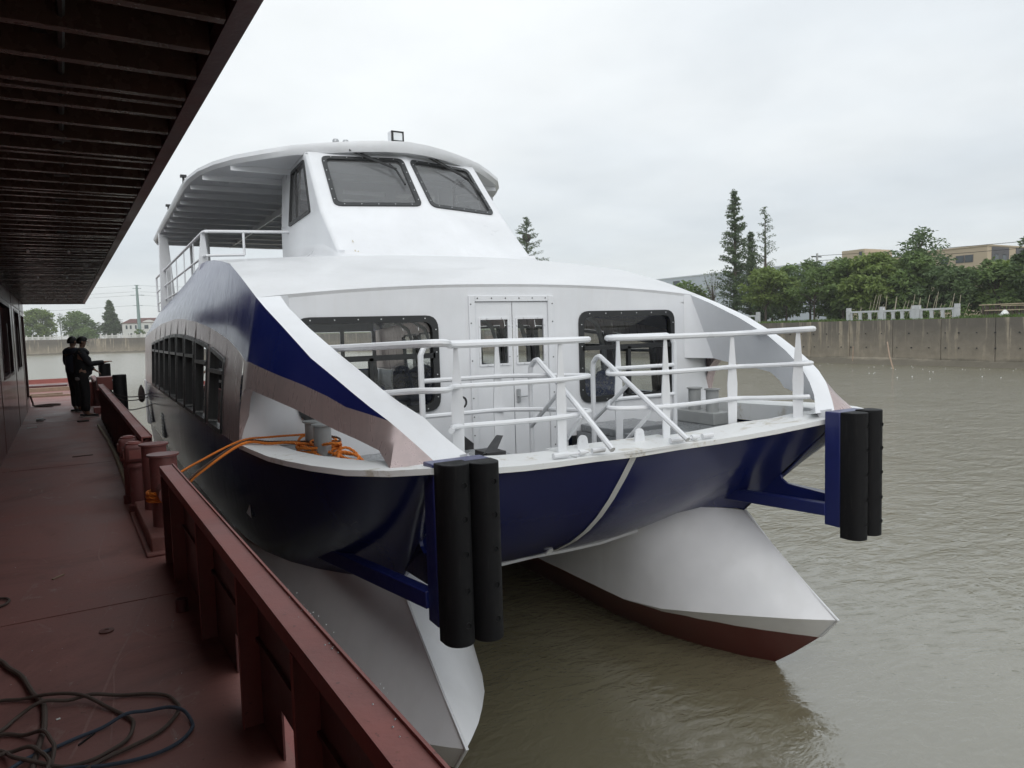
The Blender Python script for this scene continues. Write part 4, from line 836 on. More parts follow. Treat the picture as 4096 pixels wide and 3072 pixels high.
# ---- ropes: twisted strands
def strand_rope(pts, r, n=6, turns=9.0, k=3):
    P = smoothpath(pts, n); q = MB(); ln = [0]
    for a, b in zip(P, P[1:]): ln.append(ln[-1]+(b-a).length)
    # resample
    step = r*1.1; cnt = max(8, int(ln[-1]/step)); Q = []
    j = 0
    for i in range(cnt+1):
        d = ln[-1]*i/cnt
        while j < len(P)-2 and ln[j+1] < d: j += 1
        f = (d-ln[j])/max(1e-6, ln[j+1]-ln[j]); Q.append(P[j].lerp(P[j+1], f))
    u = (Q[1]-Q[0]).orthogonal().normalized()
    fr = []
    for i, p in enumerate(Q):
        t_ = (Q[min(i+1,len(Q)-1)]-Q[max(i-1,0)]).normalized(); u = (u-t_*u.dot(t_)).normalized(); fr.append((u.copy(), t_.cross(u)))
    for s_ in range(k):
        path = []
        for i, p in enumerate(Q):
            a = 2*math.pi*(s_/k)+i*step/(r*turns)*2*math.pi; path.append(p+(fr[i][0]*math.cos(a)+fr[i][1]*math.sin(a))*r*.52)
        q.tube(path, r*.55, 5)
    return q
bb = bw(.625,6.40,.38); hb_ = Vector((-2.62,2.60,2.93))
def coil(c, r, z0, turns, rr_, seed, n=14):
    g_ = random.Random(seed); return [Vector((c.x+(r+g_.uniform(0,.02))*math.cos(2*math.pi*i/n), c.y+(r+g_.uniform(0,.02))*math.sin(2*math.pi*i/n), z0+rr_*1.9*i/n+g_.uniform(-.004,.004))) for i in range(int(turns*n)+1)]
c1_ = coil(bb, .118, BO.z+.33, 3.0, .015, 1)
c2_ = coil(Vector((-2.62,2.63,0)), .20, 2.84, 2.5, .018, 2)
pa = [bw(.74,6.3,.40), bw(.95,6.9,.42), Vector((-3.27,3.05,2.925)), Vector((-3.05,2.85,2.93)), Vector((-2.82,2.7,2.93))]
q = strand_rope(c1_+pa+c2_, .0145); loose('mooring_rope', q, 'rope_orange', 'orange mooring rope from barge bollard, its lower thicker run to the ferry deck', 'rope', smooth=60)
q = strand_rope([bw(.74,6.55,.50), bw(1.0,7.2,.48), Vector((-3.28,3.10,2.95)), Vector((-3.0,2.95,2.98)), Vector((-2.72,2.75,3.0))], .011); loose('mooring_rope', q, 'rope_orange', 'thin upper orange mooring rope running above the thicker one', 'rope', smooth=60)
q = strand_rope([bw(.74,6.3,.44), bw(.98,6.95,.45), Vector((-3.275,3.07,2.94)), Vector((-3.02,2.88,2.94)), Vector((-2.75,2.75,2.93)), Vector((-2.52,2.4,2.94)), Vector((-2.42,2.6,2.95)), Vector((-2.5,2.85,2.96))], .011); loose('mooring_rope', q, 'rope_brown', 'dark brown mooring rope lying between the orange ones', 'rope', smooth=60)
g_ = random.Random(5); pts = []
for k in range(0):
    t_ = k/83; a = k*.83; cx = -2.60+.26*t_; cy = 2.62-1.15*t_**1.2; rad = .22-.08*t_
    pts.append(Vector((cx+rad*math.cos(a)*1.1+g_.uniform(-.03,.03), cy+rad*math.sin(a)*1.3+g_.uniform(-.04,.04), 2.70+.27*max(0,1-t_*1.5)+.05*abs(math.sin(a*.5))+.03*g_.random())))
for lp in range(9):
    t_ = lp/8; cx = -2.60+.30*t_+g_.uniform(-.05,.05); cy = 2.72-1.05*t_+g_.uniform(-.06,.06); ra, rb2 = g_.uniform(.10,.20), g_.uniform(.16,.30); z0 = 2.70+.20*max(0, 1-t_*1.6); tl = g_.uniform(-.10,.10); ph0 = g_.uniform(0,6.28)
    for k in range(9): a = ph0+k*.72; pts.append(Vector((cx+ra*math.cos(a)+g_.uniform(-.015,.015), cy+rb2*math.sin(a), z0+tl*math.sin(a)+.02*lp % .06+g_.uniform(0,.02))))
pts = [Vector((p.x, p.y, max(2.69, p.z))) for p in pts]
q = strand_rope(pts, .0145, 5); loose('rope_heap', q, 'rope_orange', 'tangled heap of orange rope on the foredeck around the port bollards', 'rope', smooth=60)
q = MB()
for yv, z_ in ((17.3,.42),(17.2,.35),(16.6,.2)): q.tube(smoothpath([bw(.72,yv,.62),bw(1.0,yv+.4,z_),bw(1.5,yv+2.2,z_-.15),bw(2.0,yv+3.3,z_-.1)], 5), .012, 6)
loose('tie_line', q, 'rope_dark', 'dark thin tie lines sagging from the barge to the ferry stern', 'rope')
# long wrapped tube fender between barge and ferry
q = MB(); q.tube([bw(1.05,23.0,-.62),bw(1.0,18,-.66),bw(.98,14.2,-.72),bw(.97,11,-.8)], .11, 14); tf = loose('tube_fender', q, 'rubber', 'long black wrapped tube fender floating between barge and ferry', 'fender')
for yv in (13.2,15.5,18.2,21.):
    q = MB(); q.tube([bw(1.0,yv,-.68),bw(1.0,yv+.14,-.68)], .122, 14); part('band', q, M['dark_metal'], tf)
# anchor standing on the foredeck, its flukes toward the rail
q = MB(); q.beam((-1.06,2.62,2.62),(-1.04,2.68,3.36),.05,.03,up=(0,1,0)); rg = [(-1.04+.055*math.cos(a)+.04,2.66,3.20+.06*math.sin(a)) for a in np.linspace(0,2*math.pi,15)]; q.tube(rg, .012, 6); anc = loose('anchor', q, 'dark_metal', 'dark steel anchor standing beside the door behind the port railing', 'anchor')
q = MB(); q.prism([(-1.16,2.56,2.58),(-.96,2.50,2.58),(-.94,2.52,2.75),(-1.05,2.55,2.85),(-1.14,2.57,2.76)], (0,.03,0)); part('fluke', q, M['dark_metal'], anc)
q = MB(); q.prism([(-1.46,1.34,2.83),(-1.34,1.32,2.83),(-1.10,1.60,2.94),(-1.16,1.62,2.95)], (.01,-.02,.02)); q.box(-1.42,-1.22,1.3,1.55,2.70,2.86); loose('steel_plate', q, 'dark_metal', 'dark tilted steel plate on the foredeck just behind the left fender', 'plate')
q = MB(); q.lathe((-3.42,17.5,2.15), [(.02,.15),(.07,.2),(.09,.35),(.07,.50),(.02,.62),(.0,.63)], 12); o = loose('hanging_bag', q, 'rope_dark', 'dark bag hanging at the stern quarter of the ferry', 'bag')

# ================================================================== two men on the barge
def skinned(name, V_, E_, Rr, mat, parent=None, sub=1):
    me = bpy.data.meshes.new(name); me.from_pydata(V_, E_, []); o = bpy.data.objects.new(name, me); col.objects.link(o)
    sk = o.modifiers.new('s','SKIN'); sk.use_smooth_shade = True; ss = o.modifiers.new('u','SUBSURF'); ss.levels = sub; ss.render_levels = sub
    for i, v_ in enumerate(me.skin_vertices[0].data): r_ = Rr[i]; v_.radius = r_ if isinstance(r_, tuple) else (r_, r_); v_.use_root = (i == 0)
    dg = bpy.context.evaluated_depsgraph_get(); nm = bpy.data.meshes.new_from_object(o.evaluated_get(dg)); col.objects.unlink(o); bpy.data.objects.remove(o)
    nm.materials.clear(); nm.materials.append(M[mat]); nm.name = name
    r = obj(name, nm, parent); return r
def chainE(start, n): return [(start+i, start+i+1) for i in range(n-1)]
def man(label, loc, rz, hgt, jk, arm_f, arm_b, lean=0, legs=((.02,.10),(-.02,-.10)), shirt=True):
    """faces local +x; arm_f / arm_b: shoulder, elbow, wrist for right (-y, towards camera) and left (+y)"""
    root = thing('person', label, 'person', loc, group=None, rz=rz); k = hgt/1.72
    S = lambda p: (p[0]*k, p[1]*k, p[2]*k)
    # body: one continuous skinned figure
    Vv = [(0,0,.95),(.0,0,1.10),(.0,0,1.28),(-.01,0,1.42),(.0,0,1.49),(.035,0,1.56),(.04,0,1.64),(.02,0,1.70)]
    Rv = [(.11,.14),(.10,.13),(.115,.15),(.10,.13),.052,(.075,.065),(.095,.075),(.07,.06)]; Ed = chainE(0, 8)
    def limb(base, pts, rad): 
        i0 = len(Vv); Vv.extend(pts); Rv.extend(rad); Ed.append((base, i0)); Ed.extend(chainE(i0, len(pts))); return i0+len(pts)-1
    for sy, A in ((-1, arm_f), (1, arm_b)):
        sh_, el, wr = A; w_ = limb(3, [sh_, tuple((a+b)/2 for a, b in zip(sh_, el)), el, tuple((a*.4+b*.6) for a, b in zip(el, wr)), wr], [.06,.048,.042,.036,.026])
        d = (Vector(wr)-Vector(el)).normalized(); sd_ = Vector((0,1,0)) if abs(d.y) < .8 else Vector((1,0,0)); up_ = d.cross(sd_)
        pm = Vector(wr)+d*.05; pi = limb(w_, [tuple(pm)], [(.036,.018)])
        for j, (off, ln) in enumerate(((-.03,.062),(-.01,.075),(.01,.072),(.03,.055))):
            b0 = pm+d*.03+sd_*off; limb(pi, [tuple(b0), tuple(b0+d*ln*.55-up_*.008*0), tuple(b0+d*ln*.9-Vector((0,0,.018)))], [.0105,.0095,.008])
        tb_ = pm-d*.03+sd_*(-.035); limb(w_, [tuple(tb_), tuple(tb_+d*.035+sd_*(-.018)), tuple(tb_+d*.06+sd_*(-.012))], [.012,.011,.009])
    for (fx, fy) in legs:
        limb(0, [(fx*.3,fy*.9,.86),(fx*.7+.015,fy,.50),(fx*.9-.005,fy,.25),(fx,fy,.09),(fx+.06,fy,.05),(fx+.15,fy,.035)], [.085,.058,.052,.040,.040,.032])
    lz = lambda p: (p[0]+lean*max(0, p[2]-.9), p[1], p[2])
    body = skinned('body', [S(lz(p)) for p in Vv], Ed, Rv, 'skin', root)
    # jacket
    Vj = [(.0,0,.86),(.005,0,.98),(.01,0,1.18),(-.005,0,1.34),(-.01,0,1.44),(.0,0,1.50)]; Rj = [(.155,.185),(.16,.19),(.155,.185),(.145,.19),(.10,.14),.068]; Ej = chainE(0, 6)
    for A in (arm_f, arm_b):
        sh_, el, wr = A; i0 = len(Vj); Vj += [sh_, tuple((a+b)/2 for a, b in zip(sh_, el)), el, tuple((a*.5+b*.5) for a, b in zip(el, wr)), wr]; Rj += [.088,.076,.068,.062,.052]; Ej.append((4, i0)); Ej += chainE(i0, 5)
    skinned('jacket', [S(lz(p)) for p in Vj], Ej, Rj, jk, root)
    Vt = [(.0,0,1.06),(.0,0,.90)]; Rt = [(.12,.15),(.135,.17)]; Et = [(0,1)]
    for (fx, fy) in legs:
        i0 = len(Vt); Vt += [(fx*.3,fy*.9,.80),(fx*.7+.02,fy,.48),(fx*.9,fy,.24),(fx,fy,.10)]; Rt += [.105,.082,.074,.072]; Et.append((1, i0)); Et += chainE(i0, 4)
    skinned('trousers', [S(lz(p)) for p in Vt], Et, Rt, 'trousers', root)
    if shirt: q = MB(); q.lathe((0,0,.80*k), [(.140,0),(.158,.02),(.155,.06)], 18); part('shirt_hem', q, M['shirt'], root)
    hd = lean*.7; q = MB(); prof = []
    for i in range(7):
        for j in range(14):
            th_ = (i/6)*R(108); ph = 2*math.pi*j/14; cut = .0 if not (math.cos(ph) > .2 and th_ > R(72)) else .03
            q.v.append(tuple(((.025+hd+(.118-cut)*math.sin(th_)*math.cos(ph))*k, .092*math.sin(th_)*math.sin(ph)*k, (1.615+.125*math.cos(th_)+(.05 if math.cos(ph) > .4 and th_ > R(72) else 0))*k)))
    for i in range(6):
        for j in range(14): q.f.append([i*14+j, i*14+(j+1) % 14, (i+1)*14+(j+1) % 14, (i+1)*14+j])
    part('hair', q, M['hair'], root, smooth=60)
    q = MB(); hx = .035+hd
    q.add([S((hx+.095,-.014,1.60)),S((hx+.095,.014,1.60)),S((hx+.128,0,1.575)),S((hx+.085,0,1.635))], [[0,1,2],[1,3,2],[3,0,2],[0,3,1]])
    q.lathe(S((hx-.005,-.082,1.575)), [(.004,0),(.022,.015),(.024,.045),(.01,.06)], 8); q.lathe(S((hx-.005,.082,1.575)), [(.004,0),(.022,.015),(.024,.045),(.01,.06)], 8); part('face', q, M['skin'], root, smooth=60)
    q = MB(); 
    for sy in (-.035,.035): q.lathe(S((hx+.082,sy,1.612)), [(.0,0),(.013,.004),(.013,.012),(.0,.016)], 8)
    q.box((hx+.078)*k,(hx+.092)*k,-.025,.025,1.532*k,1.540*k); part('eyes_and_mouth', q, M['hair'], root)
    for (fx, fy) in legs:
        q = MB(); q.grid([[(fx+a,fy+b*s_,z_) for b in (-.045,-.03,.03,.045)] for a, s_, z_ in ((-.08,.8,.10),(.02,1,.10),(.10,1.05,.075),(.19,.75,.045),(.215,.4,.02))]); q.box(fx-.085,fx+.20,fy-.044,fy+.044,.022,.06); sh_ = part('shoe', q, M['shoe'], root, bevel=.01)
        q = MB(); q.box(fx-.09,fx+.215,fy-.048,fy+.048,.0,.022); part('sole', q, M['sole'], sh_)
    return root
man('man in black jacket resting his forearm toward the ferry rail', bw(.33,18.05,0), BA-.05, 1.71, 'jacket_black', ((.0,-.17,1.40),(.14,-.20,1.14),(.42,-.17,1.17)), ((.02,.18,1.40),(.06,.24,1.12),(.22,.16,1.0)), legs=((.03,-.10),(-.03,.10)))
man('man in dark navy jacket standing behind the other, seen from the back', bw(.17,19.45,0), BA+R(38), 1.72, 'jacket_navy', ((-.01,-.18,1.40),(-.02,-.23,1.12),(.16,-.16,.98)), ((.01,.18,1.40),(0,.24,1.12),(.17,.15,.98)), legs=((.0,-.11),(.06,.11)), shirt=False)
# ================================================================== river wall and bank
wall = thing('river_wall', 'stained concrete river wall along the far bank', 'wall')
def polypts(P, step):
    out = [Vector(P[0])]; acc = 0
    for a, b in zip(P, P[1:]):
        a, b = Vector(a), Vector(b); L_ = (b-a).length; d = step-acc
        while d < L_: out.append(a.lerp(b, d/L_)); d += step
        acc = L_-(d-step)
    return out
WP = polypts(BANK[1:10], 4.1)
gr = random.Random(11)
for i, (a, b) in enumerate(zip(WP, WP[1:])):
    d = (b-a); L_ = d.length; d.normalize(); n_ = Vector((-d.y, d.x, 0)).normalized(); off = gr.uniform(-.02,.02)
    q = MB(); g0 = a+d*.03; g1 = b-d*.03; zt = (a.z+b.z)/2+gr.uniform(-.015,.015)
    pts_ = [(g0+n_*off), (g1+n_*off), (g1-n_*.45), (g0-n_*.45)]
    q.prism([Vector((p.x,p.y,-2)) for p in pts_], (0,0,zt+2)); part('wall_panel', q, M['river_concrete'], wall, smooth=0)
sh = MB(); A_ = []; B2 = []
for i, p in enumerate(WP):
    d = (WP[min(i+1,len(WP)-1)]-WP[max(i-1,0)]); d.z = 0; d.normalize(); n_ = Vector((-d.y,d.x,0)); w_ = .8+.9*gr.random()+(2.2 if p.y > 150 else 0)
    A_.append(Vector((p.x,p.y,.35+.25*gr.random()))); B2.append(Vector((p.x,p.y,-.3))+n_*w_)
sh.strip(A_, B2); o = obj('mud_foot', sh.mesh('mud_foot', M['river_concrete'], 60)); struct(o)
# weep holes and runs are too small to pick apart: one mesh of drilled spots
wh_ = MB()
for y_ in np.arange(6, 60, 1.35):
    for z_ in (1.45, 2.65):
        if gr.random() < .75: wh_.lathe((0,0,0), [(0,0),(.06,0),(.06,.01)], 8); 
for k, y_ in enumerate(np.arange(6, 60, 1.35)):
    pass
wh_ = MB()
for y_ in np.arange(6, 60, 1.35):
    for z_ in (1.45, 2.65):
        if gr.random() < .75:
            yy = y_+gr.uniform(-.2,.2); r_ = gr.uniform(.04,.07); wh_.prism([(54.93, yy+r_*math.cos(t), z_+r_*math.sin(t)) for t in np.linspace(0,6.28,8)[:-1]], (.05,0,0))
part('weep_holes', wh_, M['dark_room'], wall, smooth=0)['kind'] = 'stuff'
# stone balustrade, three bays by the vegetable plot and one loose post
def balustrade(posts, x, label, zb=3.8, gap=()):
    t = thing('stone_balustrade', label, 'balustrade', (x, posts[0], zb))
    for y_ in posts:
        q = MB(); yy = y_-posts[0]; q.box(-.14,.14,yy-.17,yy+.17,0,.86); q.box(-.16,.16,yy-.19,yy+.19,.86,.92); q.box(-.14,.14,yy-.17,yy+.17,.92,1.18); part('post', q, M['stone'], t, smooth=0)
    for a, b in zip(posts, posts[1:]):
        if abs(b-a) < .6 or (a, b) in gap: continue
        s_ = 1 if b > a else -1; a2, b2 = sorted((a-posts[0]+s_*.17, b-posts[0]-s_*.17)); q = MB(); q.box(-.10,.10,a2,b2,.72,.88); part('rail', q, M['stone'], t, smooth=0)
        for f in (.04,.34,.66,.96):
            yy = a2+(b2-a2)*f; q = MB(); w_ = .17 if .1 < f < .9 else .10
            prof = [(-w_,0),(w_,0),(w_,.10),(w_*.75,.14),(w_*.75,.52),(w_,.58),(w_,.719),(-w_,.719),(-w_,.58),(-w_*.75,.52),(-w_*.75,.14),(-w_,.10)]
            q.prism([(-.07,yy+u,v_) for u, v_ in prof], (.14,0,0)); part('baluster', q, M['stone'], t, smooth=0)
    return t
balustrade([38.2,34.94,32.05,31.7,28.5], 56.0, 'grey stone balustrade in front of the reed stakes on the right bank')
balustrade([48.73,52.0,55.2,58.4], 56.0, 'shorter stretch of stone balustrade half hidden behind the ferry arch')
for (x0, x1, yy, lab) in ((-30,-10.7,266,'low white balustrade on the far wall left of the men'),(-1.6,16,258,'low white balustrade on the far wall below the white house')):
    q = MB(); n_ = int((x1-x0)/1.5)
    def yb_(x): return float(np.interp(-x, [-38,-18,8,45,110], [205,250,268,278,286]))+.35
    def zb_(x): return float(np.interp(-x, [-38,-18,8,45,110], [4.3,4.6,4.75,4.85,4.9]))
    for k in range(n_+1):
        x = x0+(x1-x0)*k/n_; q.box(x-.16,x+.16,yb_(x)-.16,yb_(x)+.16,zb_(x)-.1,zb_(x)+1.15); q.lathe((x,yb_(x),zb_(x)+1.12), [(.12,0),(.26,.12),(.2,.3),(.0,.36)], 8)
        if k < n_:
            for f in (.2,.4,.6,.8): xx = x+(x1-x0)/n_*f; q.box(xx-.1,xx+.1,yb_(xx)-.08,yb_(xx)+.08,zb_(xx)-.05,zb_(xx)+.75)
            q.beam((x,yb_(x),zb_(x)+.85),(x+(x1-x0)/n_,yb_(x+(x1-x0)/n_),zb_(x)+.85),.2,.2)
    o = obj('stone_balustrade', q.mesh('stone_balustrade', M['facade_white'], 0)); tag(o, lab, 'balustrade')
# ---- vegetation
def leaves(mb, c, rx, rz, n, size, g, droop=.3, shell=.55):
    for _ in range(n):
        th_ = g.uniform(0, 2*math.pi); u = g.uniform(-1,1); s_ = math.sqrt(1-u*u); r_ = shell+(1-shell)*g.random()
        p = Vector((c[0]+rx*s_*math.cos(th_)*r_, c[1]+rx*s_*math.sin(th_)*r_, c[2]+rz*u*r_))
        d = Vector((g.gauss(0,1), g.gauss(0,1), g.gauss(0,.5)-droop)).normalized(); e = d.cross(Vector((g.gauss(0,1),g.gauss(0,1),g.gauss(0,1)))).normalized()
        ln = size*g.uniform(.6,1.4); w_ = ln*g.uniform(.28,.5); o = len(mb.v)
        mb.v += [tuple(p), tuple(p+d*ln*.5+e*w_*.5), tuple(p+d*ln), tuple(p+d*ln*.5-e*w_*.5)]; mb.f.append([o,o+1,o+2,o+3])
def broad(label, base, h_, rad, mat, seed, n_cl=34, n_lf=120, size=.42, trunk=.14, name='bank_tree', low=.28, open_=.0, group='trees along the river bank', forks=4, cz=.62, flat=.75):
    g = random.Random(seed); t = thing(name, label, 'tree', base, group); q = MB(); lean = Vector((g.uniform(-.3,.3), g.uniform(-.3,.3), 0))
    top = Vector((lean.x, lean.y, h_*.75)); q.tube([Vector((0,0,-.3)), lean*.3+Vector((0,0,h_*.2)), lean*.6+Vector((0,0,h_*.45)), top], [trunk, trunk*.8, trunk*.55, trunk*.2], 7)
    cl = []
    for k in range(n_cl):
        th_ = g.uniform(0, 2*math.pi); zf = g.uniform(low, 1.0); zr = (zf-cz)/(1-cz) if zf > cz else (cz-zf)/(cz-low+.001)*flat
        rmax = rad*math.sqrt(max(0.03, 1-zr*zr)); r_ = rmax*math.sqrt(g.random())
        cl.append(Vector((lean.x+r_*math.cos(th_), lean.y+r_*math.sin(th_), h_*zf)))
    for c in cl[::max(1, n_cl//(forks*4))]:
        st_ = lean*.4+Vector((0,0,h_*g.uniform(.22,.5))); q.tube([st_, st_.lerp(c,.5)+Vector((0,0,.15*h_*.3)), c], [trunk*.38, trunk*.22, .02], 5)
    part('trunk', q, M['bark'], t)
    lf = MB()
    for c in cl: leaves(lf, c, rad*g.uniform(.20,.36), rad*g.uniform(.13,.22), n_lf, size, g)
    part('crown', lf, M[mat], t, smooth=0, merge=False); return t
def spire(label, base, h_, rad, mat, seed, dens=1.0, size=.45, name='redwood_tree', low=.1, group='tall spire trees on the bank', bush=0):
    g = random.Random(seed); t = thing(name, label, 'tree', base, group); q = MB(); q.tube([(0,0,-.3),(.05,0,h_*.5),(0,0,h_*.98)], [h_*.014+.06, h_*.008+.04, .02], 7); lf = MB()
    nb = int(210*dens)
    for k in range(nb):
        zf = low+(1-low)*(k+g.random())/nb; z_ = h_*zf; rm = rad*(1-zf)**.72*(.72+.4*g.random())*(1 if zf > .2 else .75)+.18; th_ = g.uniform(0, 2*math.pi)
        tip = Vector((rm*math.cos(th_), rm*math.sin(th_), z_+rm*.22)); q.tube([Vector((0,0,z_-rm*.12)), tip], [.035*(1-zf)+.012,.008], 4, caps=False)
        m_ = int(3+rm*3.0)
        for j in range(m_):
            f = (j+.8)/m_; c = Vector((0,0,z_-rm*.12)).lerp(tip, f); leaves(lf, c, .13+.10*rm*.6, .14+.05*rm, int(6*dens+3), size*.72, g, droop=.55, shell=.2)
    part('trunk', q, M['bark'], t)
    part('crown', lf, M[mat], t, smooth=0, merge=False); return t
spire('tallest dense spire tree above the ferry arch', (66,61.2,3.9), 16.4, 2.7, 'leaf_conifer', 21, dens=.85, size=.42)
spire('shorter spire tree tucked between the two tall ones', (70,62.3,3.9), 11.6, 2.3, 'leaf_conifer', 22, dens=.75, size=.40)
spire('thin half-bare spire tree right of the tallest one', (68,58.2,3.9), 14.1, 2.5, 'leaf_conifer', 23, dens=.42, size=.30)
nt_ = spire('tree with a bird nest showing behind the wheelhouse slope', (70,117.8,3.9), 21.5, 7.4, 'leaf_conifer', 24, dens=.8, size=.42)
q = MB(); g = random.Random(9)
for k in range(260):
    d = Vector((g.gauss(0,1),g.gauss(0,1),g.gauss(0,1))).normalized(); e = d.cross(Vector((g.random(),g.random(),1))).normalized(); p = Vector((0,0,17.6))+d*.75*g.uniform(.6,1); q.tube([p-e*.5, p+e*.5], .035, 3, caps=False)
part('bird_nest', q, M['bark'], nt_)
broad('leafless bushy little tree left of the tallest spire tree', (64,63.0,3.9), 6.4, 2.4, 'leaf_dark', 31, n_cl=22, n_lf=14, size=.25, trunk=.12, forks=9, low=.35)
broad('bright green spreading tree below the thin spire tree', (58.5,49.9,3.8), 5.6, 2.8, 'leaf_light', 32, n_cl=44, n_lf=105, low=.42, size=.40)
broad('slim dark tree right of the bright green one', (59.5,48.0,3.8), 4.9, 1.6, 'leaf_green', 33, n_cl=24, n_lf=70, trunk=.08, low=.36, size=.34)
broad('forked tree with see-through crown before the utility pole', (59,44.2,3.8), 5.6, 2.2, 'leaf_green', 34, n_cl=36, n_lf=80, trunk=.10, low=.40, size=.36)
broad('yellow-green tree at the left end of the dense row', (60,41.6,3.8), 5.9, 2.3, 'leaf_green', 35, n_cl=50, n_lf=120, low=.26, size=.42)
broad('broad light-topped tree behind the left balustrade bay', (60,38.2,3.8), 6.0, 2.6, 'leaf_light', 36, n_cl=60, n_lf=130, low=.22, size=.42)
broad('fullest green tree in the middle of the row', (61,35.6,3.8), 5.8, 2.4, 'leaf_green', 37, n_cl=60, n_lf=130, low=.22, size=.42)
broad('tall loose tree rising above the row with ragged top', (68,39.2,3.9), 8.6, 3.0, 'leaf_dark', 38, n_cl=44, n_lf=75, trunk=.16, low=.35, size=.42, forks=7, cz=.7)
broad('dark tree behind the right balustrade bay', (60.5,32.6,3.8), 4.5, 2.0, 'leaf_dark', 39, n_cl=44, n_lf=110, low=.2, size=.40)
broad('rounded dark tree before the beige building', (60,30.2,3.8), 4.1, 2.0, 'leaf_dark', 40, n_cl=48, n_lf=110, low=.26, size=.38)
broad('feathery tree right of the beige building corner', (61,28.0,3.8), 4.1, 1.8, 'leaf_green', 41, n_cl=36, n_lf=100, low=.3, size=.38)
broad('tall tree cut by the right picture edge', (60.5,25.2,3.8), 6.3, 1.9, 'leaf_dark', 42, n_cl=50, n_lf=120, low=.28, size=.38)
broad('tree beyond the right edge overhanging the timber pen', (61,22.0,3.8), 6.4, 2.2, 'leaf_green', 43, n_cl=40, n_lf=100, low=.28, size=.40)
broad('low round shrub behind the bright green tree', (63,54.5,3.8), 3.6, 1.8, 'leaf_dark', 44, n_cl=26, n_lf=90, low=.1, name='shrub', group='shrubs behind the bank trees')
broad('low shrub under the forked tree', (62,44.0,3.8), 3.0, 1.6, 'leaf_green', 45, n_cl=24, n_lf=80, low=.1, name='shrub', group='shrubs behind the bank trees')
broad('shrub at the foot of the dense row', (63,37.0,3.8), 3.2, 2.2, 'leaf_dark', 46, n_cl=30, n_lf=80, low=.08, name='shrub', group='shrubs behind the bank trees')
broad('shrub beside the timber pen', (60,27.3,3.8), 2.2, 1.3, 'leaf_green', 47, n_cl=20, n_lf=70, low=.08, name='shrub', group='shrubs behind the bank trees')
for k, (x, y_, h_, r_) in enumerate(((68,55.0,6.4,2.8),(66.5,50.5,6.6,2.8),(66,46.5,6.2,2.6),(67,43.0,6.4,2.6),(72,60.5,6.2,3.0),(66,29.0,4.6,2.4),(70,33.5,5.2,2.8))):
    broad('back row tree '+['left of the bright green tree','right behind the bright green tree','between bright green and forked trees','behind the forked tree','below the short spire tree','under the beige building','behind the dark tree of the right bay'][k], (x,y_,3.9), h_, r_, ('leaf_green','leaf_dark','leaf_light')[k % 3], 80+k, n_cl=42, n_lf=80, size=.45, low=.12, group='back row of bank trees')
# left far bank
FT = 'trees on the far left bank'
broad('big round light-topped tree at the far left', (-19.3,292,4.8), 10.2, 4.7, 'leaf_light', 51, n_cl=90, n_lf=70, size=.9, trunk=.3, low=.08, group=FT)
broad('spreading tree with uneven top left of the men', (-9.0,300,4.8), 9.4, 5.2, 'leaf_green', 52, n_cl=70, n_lf=60, size=.9, trunk=.3, low=.1, group=FT)
broad('dense bush between the far trees', (-4.2,296,4.8), 5.6, 3.4, 'leaf_dark', 53, n_cl=40, n_lf=50, size=.8, low=.05, group=FT)
broad('low wide bush beneath the pointed conifer', (2.2,292,4.8), 5.4, 3.6, 'leaf_dark', 54, n_cl=44, n_lf=50, size=.8, low=.03, group=FT)
broad('pale bush line behind the green shed', (-5.5,284,4.8), 3.4, 4.4, 'leaf_green', 55, n_cl=44, n_lf=44, size=.7, low=.03, group=FT)
broad('bush at the far left end above the wall', (-25,285,4.8), 4.6, 3.6, 'leaf_green', 56, n_cl=34, n_lf=44, size=.7, low=.03, group=FT)
broad('small bush at the foot of the lattice of the steel pole', (9.6,262,4.7), 2.6, 1.5, 'leaf_green', 57, n_cl=20, n_lf=36, size=.5, low=.03, group=FT)
spire('pointed conifer standing alone on the far left bank', (2.05,290,4.8), 13.2, 3.4, 'leaf_conifer', 58, dens=1.2, size=.85, name='conifer_tree', group=FT)
# right-hand bank seen only through the saloon windows and behind
for k, (x, y_, h_) in enumerate(((64,80,6),(66,95,7),(62,132,7),(58,165,8),(48,215,8),(30,262,8),(66,70,5.5))):
    broad(['bank tree first beyond the spire trees','bank tree second beyond the spire trees','bank tree near the nest tree','bank tree past the nest tree','bank tree where the river bends','bank tree at the far river bend','low bank tree behind the ferry roof line'][k], (x,y_,3.9), h_, 3.2, ('leaf_green','leaf_dark')[k % 2], 60+k, n_cl=30, n_lf=60, size=.6, low=.15, group='distant bank trees')
# grass, weeds and reed stakes on the wall top
gm = MB(); g = random.Random(15)
for k in range(5200):
    y_ = g.uniform(20, 62); x = 55.3+abs(g.gauss(0,1.0)); hh = g.uniform(.08,.34)*(.5 if (28.3 < y_ < 38.4) else 1); a = g.uniform(0,6.28); w_ = g.uniform(.03,.07); lx, ly = g.gauss(0,.1), g.gauss(0,.1); o = len(gm.v)
    gm.v += [(x-w_*math.cos(a),y_-w_*math.sin(a),3.75),(x+w_*math.cos(a),y_+w_*math.sin(a),3.75),(x+lx,y_+ly,3.8+hh)]; gm.f.append([o,o+1,o+2])
o = obj('bank_grass', gm.mesh('bank_grass', M['grass'], 0, merge=False)); struct(o, 'stuff'); o['label'] = 'grass strip along the top of the river wall'; o['category'] = 'grass'
gm = MB()
for k in range(70): leaves(gm, (g.uniform(56.4,58.5), g.uniform(28.5,38.6), 3.8+g.uniform(.1,.9)), .5, .35, 34, .28, g)
o = obj('vegetable_plot', gm.mesh('vegetable_plot', M['grass'], 0, merge=False)); struct(o, 'stuff'); o['label'] = 'light green vegetable plants behind the stone balustrade'; o['category'] = 'plants'
